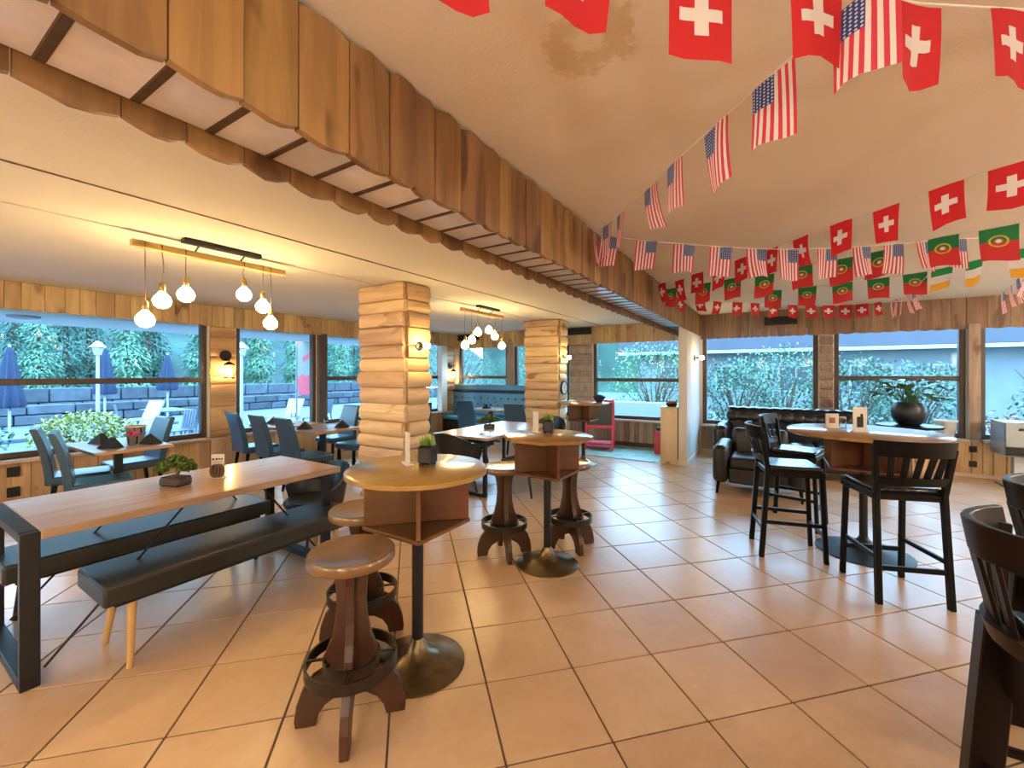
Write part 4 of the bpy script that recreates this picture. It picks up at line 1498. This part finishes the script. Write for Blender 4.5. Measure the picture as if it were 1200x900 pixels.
# pink A-frame sign
t = thing('sidewalk_sign', 'pink A-frame chalkboard sign standing on the entrance mat', 'sign', (-3.04, 8.33, 0.012), rad(14))
for k, (s_, nm) in enumerate(((-1, 'front_frame'), (1, 'back_frame'))):
    f = MB()
    for sx in (-1, 1):
        f.bar((sx * 0.27, s_ * 0.24, 0.0), (sx * 0.27, s_ * 0.03, 1.0), 0.04, 0.03, 0.003)
    for zz in (0.08, 0.46, 0.97):
        yy_ = s_ * (0.24 - 0.21 * zz)
        f.box((0, yy_, zz), (0.50, 0.03, 0.045), 0.003)
    f.build(nm, M['pink'], t)
MB().box((0, -0.085, 0.715), (0.50, 0.015, 0.46), 0, Matrix.Rotation(rad(-11.9), 4, 'X') if False else None).build('chalkboard', M['slate'], t)
MB().box((0, 0, 0.13), (0.52, 0.36, 0.02), 0.003).build('bottom_shelf', M['pink'], t)

# entrance mat
mm, tt, bb = new_mat('mottled_green_mat')
v_, _r = coords(tt, (1, 1, 1), False)
n_ = noise(tt, v_, 5, 4, 0.6)
lk(tt, ramp(tt, n_, [(0.35, (0.10, 0.26, 0.27)), (0.5, (0.24, 0.42, 0.36)), (0.65, (0.40, 0.46, 0.34))]), bb.inputs['Base Color'])
bb.inputs['Roughness'].default_value = 0.45
o = MB().box((-2.54, 8.22, 0.006), (1.66, 1.38, 0.012), 0.004).build('entrance_mat', mm, None)
tag(o, 'mottled green entrance mat under the back window left of the stub wall', 'mat')

# counter cabinet with bread beside the stub wall
t = thing('counter_cabinet', 'pale wooden cabinet standing against the white stub wall', 'cabinet', (-1.525, 7.74, 0))
MB().box((0, 0, 0.475), (0.28, 0.40, 0.95), 0.004).build('body', M['pale_wood'], t)
MB().box((0, 0, 0.962), (0.29, 0.42, 0.022), 0.004).build('top', M['pale_wood'], t)
MB().box((0, -0.205, 0.48), (0.24, 0.012, 0.86), 0.003).build('door', M['pale_wood'], t)
t = thing('bread_basket', 'dark basket of brown rolls on the pale cabinet', 'basket', (-1.51, 7.70, 0.975))
MB().lathe([(0.07, 0.0), (0.10, 0.05), (0.105, 0.055), (0.095, 0.05), (0.06, 0.008)], 18).build('basket', M['blackmetal'], t, 60)
for k in range(5):
    o = MB().lathe([(0.0, -0.028), (0.03, -0.015), (0.042, 0.0), (0.03, 0.02), (0.0, 0.03)], 12).build('bread_roll', M['bread'], None, 180, (-1.51 + 0.05 * math.cos(k * 1.257), 7.70 + 0.05 * math.sin(k * 1.257), 1.045), (0, 0.3, k))
    tag(o, 'brown bread roll in the dark basket on the pale cabinet', 'bread', 'rolls in the basket')
t = thing('red_canister', 'small red cylinder with a blue top behind the pale cabinet', 'canister', (-1.88, 8.35, 0.012))
MB().lathe([(0.07, 0.0), (0.075, 0.02), (0.075, 0.36), (0.05, 0.42), (0.02, 0.45)], 18).build('body', M['red'], t, 50)
MB().lathe([(0.03, 0.44), (0.035, 0.50), (0.0, 0.51)], 12).build('valve', M['navy'], t, 50)

# pale cup on the right sill
t = thing('flower_pot', 'empty pale flower pot on the back sill right of the big plant', 'pot', (2.22, 8.93, SILL - 0.0))
MB().lathe([(0.09, 0.0), (0.125, 0.24), (0.135, 0.245), (0.135, 0.27), (0.12, 0.27), (0.085, 0.01)], 22).build('body', M['plate'], t, 60)

# steel cabinet at the right
t = thing('steel_cabinet', 'pale steel box with a dark slot handle on a grey post at the right edge', 'cabinet', (2.95, 8.55, 0))
MB().box((0, 0, 0.66), (0.62, 0.46, 0.46), 0.012).build('body', M['steel'], t)
MB().box((-0.10, -0.235, 0.80), (0.16, 0.012, 0.03), 0.003).build('slot_handle', M['dark'], t)
MB().box((0, -0.235, 0.505), (0.60, 0.012, 0.12), 0.003).build('lower_panel', M['blackmetal'], t)
MB().box((-0.12, 0, 0.215), (0.10, 0.10, 0.43), 0.006).build('post', M['greypost'], t)
MB().box((-0.06, 0, 0.012), (0.44, 0.36, 0.024), 0.004).build('foot', M['greypost'], t)

# ---------------------------------------------------------------- flag garlands
STR = {
 'A': ('swiss', 0.165, 0.21, [(-0.624, 0.719, 2.593), (-0.377, 0.919, 2.586), (-0.15, 1.119, 2.527), (0.094, 1.341, 2.566), (0.337, 1.574, 2.566), (0.587, 1.811, 2.612), (0.855, 2.06, 2.657)] , (-0.845, 0.535, 2.458) , (1.251, 2.446, 2.748) ),
 'B': ('us', 0.155, 0.22, [(0.195, 1.392, 2.522), (-0.004, 1.574, 2.499), (-0.189, 1.765, 2.489), (-0.391, 2.052, 2.525), (-0.56, 2.3, 2.543), (-0.849, 2.709, 2.592), (-0.987, 2.859, 2.596), (-1.153, 3.05, 2.62)] , (0.345, 1.273, 2.509) , (-1.29, 3.201, 2.687) ),
 'C': ('us', 0.155, 0.22, [(-1.087, 3.209, 2.62), (-0.818, 3.258, 2.555), (-0.567, 3.355, 2.514), (-0.33, 3.443, 2.48), (-0.106, 3.582, 2.464), (0.091, 3.704, 2.461), (0.333, 3.877, 2.473), (0.558, 4.052, 2.495), (0.765, 4.216, 2.523), (0.973, 4.368, 2.549), (1.193, 4.54, 2.578)] , (-1.248, 3.168, 2.67) , (2.236, 5.387, 2.755) ),
 'D': ('swiss', 0.155, 0.21, [(0.979, 3.019, 2.567), (0.787, 3.171, 2.566), (0.581, 3.396, 2.564), (0.382, 3.59, 2.572), (0.168, 3.811, 2.565), (-0.018, 4.107, 2.586), (-0.247, 4.318, 2.59), (-0.451, 4.485, 2.569), (-0.664, 4.648, 2.571), (-0.866, 4.816, 2.557), (-1.094, 5.028, 2.584)] , (1.185, 2.912, 2.587) , (-1.222, 5.184, 2.606) ),
 'E': ('portugal', 0.175, 0.21, [(1.233, 3.977, 2.496), (1.02, 4.162, 2.523), (0.719, 4.446, 2.536), (0.483, 4.535, 2.528), (0.212, 4.661, 2.534), (-0.077, 4.777, 2.507), (-0.365, 4.892, 2.53), (-0.655, 5.006, 2.53), (-1.028, 5.187, 2.545)] , (1.516, 3.881, 2.517) , (-1.228, 5.298, 2.564) ),
 'F': ('portugal', 0.175, 0.21, [(1.632, 4.895, 2.52), (1.493, 5.279, 2.54), (1.354, 5.546, 2.548), (1.176, 5.612, 2.535), (0.912, 5.684, 2.53), (0.619, 5.678, 2.518), (0.315, 5.726, 2.514), (-0.008, 5.819, 2.525)] , (1.858, 4.564, 2.502) , (-1.274, 5.681, 2.589) ),
 'G': ('swiss', 0.155, 0.19, [(-1.14, 6.401, 2.63), (-0.905, 6.572, 2.622), (-0.705, 6.892, 2.613), (-0.461, 7.073, 2.605), (-0.236, 7.243, 2.597), (0.001, 7.467, 2.588), (0.24, 7.601, 2.58), (0.468, 7.728, 2.572), (0.69, 7.805, 2.563), (0.892, 7.824, 2.555), (1.071, 7.787, 2.547), (1.228, 7.655, 2.538)] , (-1.42, 6.124, 2.638) , (1.443, 6.778, 2.484) ),
 'H': ('us', 0.155, 0.22, [(2.117, 6.725, 2.428), (2.046, 6.328, 2.44), (1.958, 5.92, 2.443), (1.868, 5.512, 2.451)] , (2.171, 7.112, 2.426) , (1.748, 4.849, 2.458) ),
 'I': ('us', 0.155, 0.22, [(1.295, 7.274, 2.489), (1.29, 6.977, 2.478), (1.28, 6.677, 2.459), (1.273, 6.378, 2.447), (1.254, 6.013, 2.436)] , (1.291, 7.448, 2.503) , (1.176, 5.083, 2.443) ),
}


def flag_mesh(kind, wd, h, mirror, seed):
    r = random.Random(seed)
    nx, nz = 4, 5
    ph, amp = r.uniform(0, 6), r.uniform(0.008, 0.02)
    curl = r.uniform(-0.05, 0.05) if seed > 31 * 66 else r.uniform(-0.012, 0.012)
    vs, uv = [], []
    for k in range(nz + 1):
        f = k / nz
        for i in range(nx + 1):
            g = i / nx
            y = amp * math.sin(ph + g * 4.5) * (0.25 + f) + curl * f * f
            cut = 0.012 * f * math.sin(ph * 2 + g * 3)
            vs.append(((g - 0.5) * wd * (1 - 0.06 * f), y, -h * f + cut))
            uv.append((1 - g if mirror else g, 1 - f))
    fs = []
    for k in range(nz):
        for i in range(nx):
            a_ = k * (nx + 1) + i
            fs.append((a_, a_ + 1, a_ + nx + 2, a_ + nx + 1))
    me = bpy.data.meshes.new('flag')
    me.from_pydata(vs, [], fs)
    ul = me.uv_layers.new(name='UVMap')
    for p in me.polygons:
        p.use_smooth = True
        for li in p.loop_indices:
            ul.data[li].uv = uv[me.loops[li].vertex_index]
    me.materials.append(FLAG_M[kind])
    return me


STR_LABEL = {
    'A': 'nearest garland of large white cross flags along the top of the picture',
    'B': 'garland of striped starred flags running from the top right to the beam',
    'C': 'garland of striped starred flags hanging nearly level across from the beam',
    'D': 'garland of white cross flags climbing from the beam to the right picture edge',
    'E': 'garland of green and red ringed flags, the nearer and higher of the two',
    'F': 'garland of green and red flags ending in green, white and orange ones',
    'G': 'garland of small white cross flags before the far board valance',
    'H': 'short garland of striped flags hanging steeply at the right picture edge',
    'I': 'short edge-on garland of striped flags before the far board valance',
}
for key, (kind, fw_, fh_, pts, a0, a1) in STR.items():
    pts = [Vector((p[0], p[1], min(p[2], 2.66))) for p in pts]
    A0, A1 = Vector((a0[0], a0[1], min(a0[2], 2.675))), Vector((a1[0], a1[1], min(a1[2], 2.675)))
    if A0.x < BXR + 0.03:
        A0.x = BXR + 0.03
    if A1.x < BXR + 0.03:
        A1.x = BXR + 0.03
    g = thing('flag_garland', STR_LABEL[key], 'bunting', tuple(pts[0]))
    rel = [p - pts[0] for p in [A0] + pts + [A1]]
    MB().tube(rel, 0.0028, 5).build('string', M['string'], g)
    for k, p in enumerate(pts):
        prev = A0 if k == 0 else pts[k - 1]
        nxt = A1 if k == len(pts) - 1 else pts[k + 1]
        d = nxt - prev
        # point the flag's own X towards the right as the string is read from the camera side
        if d.x * math.cos(rad(31.8)) + d.y * math.sin(rad(31.8)) < 0:
            d = -d
        kd = kind
        if key == 'F' and k < 3:
            kd = 'ireland'
        tilt = math.atan2(d.z, math.hypot(d.x, d.y)) * 0.6
        o = put('flag', flag_mesh(kd, fw_, fh_, key in ('C', 'I'), hash((key, k)) % 1000 if False else (ord(key) * 31 + k)), g, p - pts[0] - Vector((0, 0, 0.002)))
        o.rotation_euler = (0, -tilt, math.atan2(d.y, d.x))

# ---------------------------------------------------------------- outdoors
GZ = -0.25
tag(MB().box((-28.0, 4.0, GZ - 0.05), (40.8, 70.0, 0.1)).build('ground', M['deck']), 'grey terrace paving outside the left windows', kind='structure')
tag(MB().box((12.0, 24.3, GZ - 0.05), (39.2, 29.9, 0.1)).build('ground', M['lawn']), 'lawn outside the back windows', kind='structure')
tag(MB().box((LX - 1.1, 2.0, 2.345), (1.7, 12.6, 0.12), 0.01).build('roof_eave', M['eave']), 'pale roof eave outside the left windows', kind='structure')
t = thing('eave_lamp', 'flat white lamp under the roof eave outside the first left window', 'lamp', (LX - 0.75, 1.30, 2.285))
MB().lathe([(0.13, -0.03), (0.15, -0.02), (0.15, 0.0)], 20).build('body', M['ext_white'], t, 50)
MB().lathe([(0.11, -0.035), (0.12, -0.03)], 20).build('diffuser', M['plate'], t)

# hill behind the terrace
hv, hf = [], []
r_ = random.Random(2)
NX, NY = 12, 24
for i in range(NX):
    for j in range(NY):
        x = -44 - i * 3.0
        y = -40 + j * 5.0
        hv.append((x, y, GZ - 0.2 + max(0, i - 0.5) * 1.9 + r_.uniform(-0.5, 0.5) * (i > 0)))
for i in range(NX - 1):
    for j in range(NY - 1):
        a_ = i * NY + j
        hf.append((a_, a_ + 1, a_ + NY + 1, a_ + NY))
tag(MB().add(hv, hf).build('hill', M['hill'], None, 180), 'forested hillside behind the terrace', kind='structure')


def conifer(h, rbase, seed, mt):
    r = random.Random(seed)
    t = empty('conifer')
    MB().tube([(0, 0, -0.4), (0, 0, h * 0.95)], [0.02 * h, 0.004 * h], 6).build('trunk', M['bark'], t)
    mb = MB()
    for k in range(5200):
        f = r.random() ** 1.5
        tier = 0.75 + 0.25 * math.cos(f * 26.0 + r.uniform(-0.5, 0.5))
        rr = rbase * (1 - f) ** 0.9 * tier * r.uniform(0.45, 1.0) + 0.05
        a_ = r.uniform(0, 2 * PI)
        z = h * (0.06 + 0.94 * f)
        l = r.uniform(0.12, 0.30) * (1.1 - 0.5 * f)
        M4 = Matrix.Translation((rr * math.cos(a_), rr * math.sin(a_), z)) @ Matrix.Rotation(a_ + r.uniform(-0.5, 0.5), 4, 'Z') @ Matrix.Rotation(r.uniform(0.1, 0.9), 4, 'Y')
        mb.add([(-l * 0.4, 0, 0), (l * 0.1, -l * 0.22, 0), (l, 0, 0), (l * 0.1, l * 0.22, 0)], [(0, 1, 2, 3)], M4)
    o = mb.build('foliage', mt, t)
    o['kind'] = 'stuff'
    return t


protos = [conifer(11, 1.75, 1, M['conifer']), conifer(9, 1.7, 2, M['conifer_light']), conifer(12.5, 1.8, 3, M['conifer'])]
TL = ['tall dark conifer in the forest behind the terrace', 'smaller pale conifer in the forest behind the terrace', 'tallest dark conifer in the forest behind the terrace']
TG = ['tall dark conifers behind the terrace', 'pale conifers behind the terrace', 'tallest conifers behind the terrace']
r_ = random.Random(9)
used = [False] * 3
pos = []
for row, (x, sp_) in enumerate(((-33, 3.7), (-37.2, 3.7), (-41.4, 3.7))):
    y = -20.0 + row * 1.9
    while y < 34:
        pos.append((x + r_.uniform(-0.3, 0.3), y + r_.uniform(-0.2, 0.2), row))
        y += sp_
for x, y, row in pos:
    k = r_.choice([0, 1, 1, 2]) if row < 2 else r_.choice([0, 2])
    if row == 0 and r_.random() < 0.45:
        k = 1
    zz = GZ
    if not used[k]:
        o = protos[k]
        used[k] = True
    else:
        o = copy_tree(protos[k])
    o.location = (x, y, zz)
    s_ = r_.uniform(0.8, 1.05)
    o.scale = (s_, s_, s_)
    o.rotation_euler = (0, 0, r_.uniform(0, 6))
    tag(o, TL[k], 'tree', TG[k])


def closed_parasol(loc, top, low, label):
    t = thing('parasol', label, 'parasol', (loc[0], loc[1], GZ), 0, 'closed navy parasols on the terrace')
    T, L_ = top - GZ, low - GZ
    MB().tube([(0, 0, 0), (0, 0, T + 0.05)], 0.03, 8).build('pole', M['ext_white'], t)
    vs, fs = [], []
    n = 16
    prof = [(0.03, T), (0.08, T - 0.12), (0.17, T - 0.55), (0.26, L_ + 0.35), (0.32, L_ + 0.08), (0.27, L_)]
    for (rr, z) in prof:
        for k in range(n):
            q = rr * (1.0 if k % 2 else 0.68)
            vs.append((q * math.cos(2 * PI * k / n), q * math.sin(2 * PI * k / n), z))
    for i in range(len(prof) - 1):
        for k in range(n):
            fs.append((i * n + k, i * n + (k + 1) % n, (i + 1) * n + (k + 1) % n, (i + 1) * n + k))
    fs.append(tuple(range(n)))
    fs.append(tuple((len(prof) - 1) * n + k for k in range(n)))
    MB().add(vs, fs).build('canopy', M['navy'], t, 30)
    MB().box((0, 0, 0.05), (0.5, 0.5, 0.1), 0.01).build('base', M['ext_grey'], t)


closed_parasol((-16.9, 2.45), 2.25, 0.65, 'closed navy parasol at the left edge, the nearest one outside')
closed_parasol((-18.9, 4.80), 2.40, 0.85, 'closed navy parasol beside the lamp post, the middle one outside')
closed_parasol((-18.3, 6.30), 2.22, 0.95, 'closed navy parasol seen left of the dark window post')


def lamp_post(loc, label):
    t = thing('lamp_post', label, 'lamp', (loc[0], loc[1], GZ), 0, 'white lantern posts on the terrace')
    MB().tube([(0, 0, 0), (0, 0, 2.3)], [0.05, 0.035], 10).build('post', M['ext_white'], t)
    MB().lathe([(0.08, 2.30), (0.13, 2.50), (0.12, 2.51), (0.07, 2.31)], 6).build('lantern', M['ext_white'], t)
    MB().lathe([(0.19, 2.51), (0.16, 2.54), (0.05, 2.66), (0.0, 2.69)], 6).build('roof', M['ext_white'], t)


lamp_post((-15.6, 3.82), 'white lantern post outside the first left window')
lamp_post((-12.75, 6.1), 'white lantern post outside the single-pane left window')


def feather_flag(loc, rz):
    t = thing('feather_banner', 'white feather banner with red shapes outside the single-pane left window', 'banner', (loc[0], loc[1], GZ), rz)
    MB().tube([(0, 0, 0), (0, 0, 2.62)], 0.02, 8).build('pole', M['ext_white'], t)
    poly = [(0.0, 1.25), (0.42, 1.42), (0.46, 1.9), (0.40, 2.4), (0.25, 2.58), (0.0, 2.62)]
    MB().prism([(x, z) for x, z in poly], 0.012).build('cloth', M['ext_white'], t)
    mb = MB()
    for pl in ([(0.14, 2.16), (0.36, 2.32), (0.38, 2.20), (0.16, 2.06)], [(0.06, 1.30), (0.30, 1.30), (0.42, 1.55), (0.40, 1.84), (0.24, 1.72), (0.14, 1.80), (0.02, 1.66)], [(0.0, 2.45), (0.08, 2.61), (0.20, 2.57)]):
        mb.prism(pl, 0.016)
    mb.build('print', M['pink'], t)


feather_flag((-9.5, 5.75), rad(28))


def patio_chair(loc, rz, label, mt='ext_grey'):
    t = thing('patio_chair', label, 'chair', (loc[0], loc[1], GZ), rz, 'slatted terrace chairs')
    for k in range(5):
        MB().box((-0.2 + 0.1 * k, 0, 0.43), (0.08, 0.44, 0.025)).build('slat', M[mt], t)
        MB().bar((-0.2 + 0.1 * k, -0.22, 0.45), (-0.2 + 0.1 * k, -0.30, 0.9), 0.07, 0.02).build('slat', M[mt], t)
    for sx in (-1, 1):
        for sy in (-1, 1):
            MB().bar((sx * 0.22, sy * 0.2, 0.42), (sx * 0.24, sy * 0.24, 0), 0.035, 0.035).build('leg', M['ext_grey'], t)


def lounge(loc, rz, label):
    t = thing('lounge_chair', label, 'chair', (loc[0], loc[1], GZ), rz, 'white reclined terrace chairs')
    MB().bar((0, -0.35, 0.30), (0, 0.30, 0.42), 0.50, 0.04).build('seat', M['ext_white'], t)
    MB().bar((0, -0.30, 0.32), (0, -0.62, 1.05), 0.50, 0.04).build('backrest', M['ext_white'], t)
    for sx in (-1, 1):
        MB().bar((sx * 0.27, -0.5, 0.58), (sx * 0.27, 0.35, 0.60), 0.09, 0.025).build('armrest', M['ext_white'], t)
        MB().bar((sx * 0.25, 0.30, 0.60), (sx * 0.25, 0.30, 0.0), 0.03, 0.08).build('leg', M['ext_white'], t)
        MB().bar((sx * 0.25, 0.0, 0.40), (sx * 0.25, -0.60, 0.0), 0.03, 0.08).build('leg', M['ext_white'], t)


lounge((-14.2, 4.15), rad(200), 'white reclined chair outside the first left window')
lounge((-11.8, 6.7), rad(200), 'white reclined chair outside the single-pane left window')
t = thing('patio_table', 'grey slatted terrace table outside the first left window', 'table', (-15.0, 5.15, GZ))
for k in range(8):
    MB().box((-0.7 + 0.2 * k, 0, 0.74), (0.17, 0.8, 0.03)).build('slat', M['ext_grey'], t)
for sx in (-1, 1):
    for sy in (-1, 1):
        MB().box((sx * 0.65, sy * 0.32, 0.365), (0.06, 0.06, 0.72)).build('leg', M['ext_grey'], t)
patio_chair((-15.9, 4.55), rad(-20), 'grey slatted chair at the far left of the terrace table')
patio_chair((-13.7, 5.45), rad(100), 'grey slatted chair at the near end of the terrace table')
patio_chair((-12.2, 4.40), rad(190), 'grey slatted chair standing alone near the first left window')
patio_chair((-15.3, 6.15), rad(180), 'grey slatted chair behind the terrace table')
patio_chair((-12.3, 7.9), rad(150), 'grey slatted chair outside beyond the feather banner, left one')
patio_chair((-13.2, 8.9), rad(120), 'grey slatted chair outside beyond the feather banner, right one')
for k, (x, h_) in enumerate(((-22.0, 0.45), (-25.5, 0.95))):
    rw = struct('retaining_wall', ['nearer low stone retaining wall across the terrace', 'farther low stone retaining wall across the terrace'][k])
    MB().box((x - 0.25, 5.0, (GZ + h_ - 0.1) / 2), (0.4, 44.0, h_ - 0.1 - GZ)).build('core', M['ext_grey'], rw)
    y = -17.0
    q = 0
    while y < 27.0:
        ln = RND.uniform(0.7, 1.3)
        for lay in range(2):
            hh = (h_ - GZ) / 2
            MB().box((x + RND.uniform(-0.02, 0.05), y + ln / 2 + (0.3 if lay else 0), GZ + hh * (lay + 0.5)), (0.35, ln - 0.04, hh - 0.03), 0.03).build('stone', M['stone'], rw)
        y += ln



def shrub(loc, rx, rz_, n, leaf, mt, label, seed, group=None, twigs=14):
    r = random.Random(seed)
    t = thing('shrub', label, 'shrub', (loc[0], loc[1], GZ), 0, group)
    tw = MB()
    for k in range(twigs):
        a_ = r.uniform(0, 2 * PI)
        e = r.uniform(0.35, 1.0) * rx
        zt = rz_ * r.uniform(0.8, 1.9)
        tw.tube([(0.04 * math.cos(a_), 0.04 * math.sin(a_), 0), (e * 0.45 * math.cos(a_), e * 0.45 * math.sin(a_), zt * 0.55), (e * math.cos(a_ + 0.2), e * math.sin(a_ + 0.2), zt)], [0.03, 0.02, 0.006], 5)
    tw.build('branches', M['bark'], t)
    mb = MB()
    leaf_blob(mb, (0, 0, rz_), rx, rx, rz_, n, leaf, r)
    o = mb.build('foliage', mt, t)
    o['kind'] = 'stuff'
    return t


shrub((-12.6, 2.85), 0.85, 0.50, 1700, 0.11, M['shrub_yellow'], 'yellow-green shrub outside the first left window', 1)
shrub((-13.7, 1.25), 0.8, 0.42, 700, 0.15, M['shrub'], 'low green shrub at the left edge outside the first window', 2)
BS = [(-7.6, 15.5, 2.0, 1.9), (-11.2, 13.6, 1.9, 1.9), (-3.7, 15.9, 1.75, 1.6), (0.3, 16.2, 1.7, 1.4), (-0.75, 12.4, 1.05, 1.15), (1.40, 12.0, 1.05, 1.15), (3.0, 14.2, 1.2, 1.1), (5.3, 13.0, 1.1, 1.0)]
BL = ['leafy shrub outside the narrow back window', 'leafy shrub outside the far left corner', 'leafy shrub outside the back window left of the stub wall', 'leafy shrub seen right beside the stub wall',
      'twiggy shrub close outside the large single-pane back window', 'twiggy shrub outside the board pier right of the sofa', 'twiggy shrub outside the window with the big plant', 'shrub outside the back window at the right edge']
for k, ((x, y, a_, b_), l) in enumerate(zip(BS, BL)):
    shrub((x, y), a_, b_, 2600, 0.10, M['shrub'] if k != 2 else M['hedge'], l, 40 + k, 'shrubs outside the back windows', 26)
shrub((3.5, 11.6), 0.65, 0.55, 420, 0.14, M['rust'], 'rust-coloured shrub outside the back window at the right edge', 60)
o = MB().box((-3.1, 11.6, GZ + 0.5), (3.4, 0.16, 1.05), 0.02).build('garden_wall', M['ext_white'])
tag(o, 'low white garden wall outside the back window left of the stub wall', 'wall')

# long house beyond the lawn
h = thing('house', 'long pale house with a deep grey roof edge beyond the lawn', 'building', (6.5, 24.0, GZ))
MB().box((0, 3.0, 1.4), (26.0, 6.0, 2.8)).build('wall', M['housewall'], h)
MB().box((0, 2.6, 3.55), (27.5, 7.6, 1.25), 0.03).build('roof', M['roofgrey'], h)
MB().box((0, -1.22, 2.85), (27.5, 0.08, 0.16), 0.01).build('gutter', M['ext_white'], h)
for k in range(9):
    x = -11 + k * 2.7
    f = MB()
    f.box((x, -0.03, 1.55), (1.5, 0.08, 1.3), 0.01)
    f = f.build('window', M['ext_white'], h)
    for s_ in (-1, 1):
        MB().box((x + s_ * 0.35, -0.075, 1.55), (0.62, 0.02, 1.12)).build('pane', M['housewin'], f)
tag(MB().box((-3.0, 46.0, 2.0), (60, 0.6, 7.5), 0.05).build('hedge_bank', M['hill']), 'dark wooded bank behind the house', kind='structure')
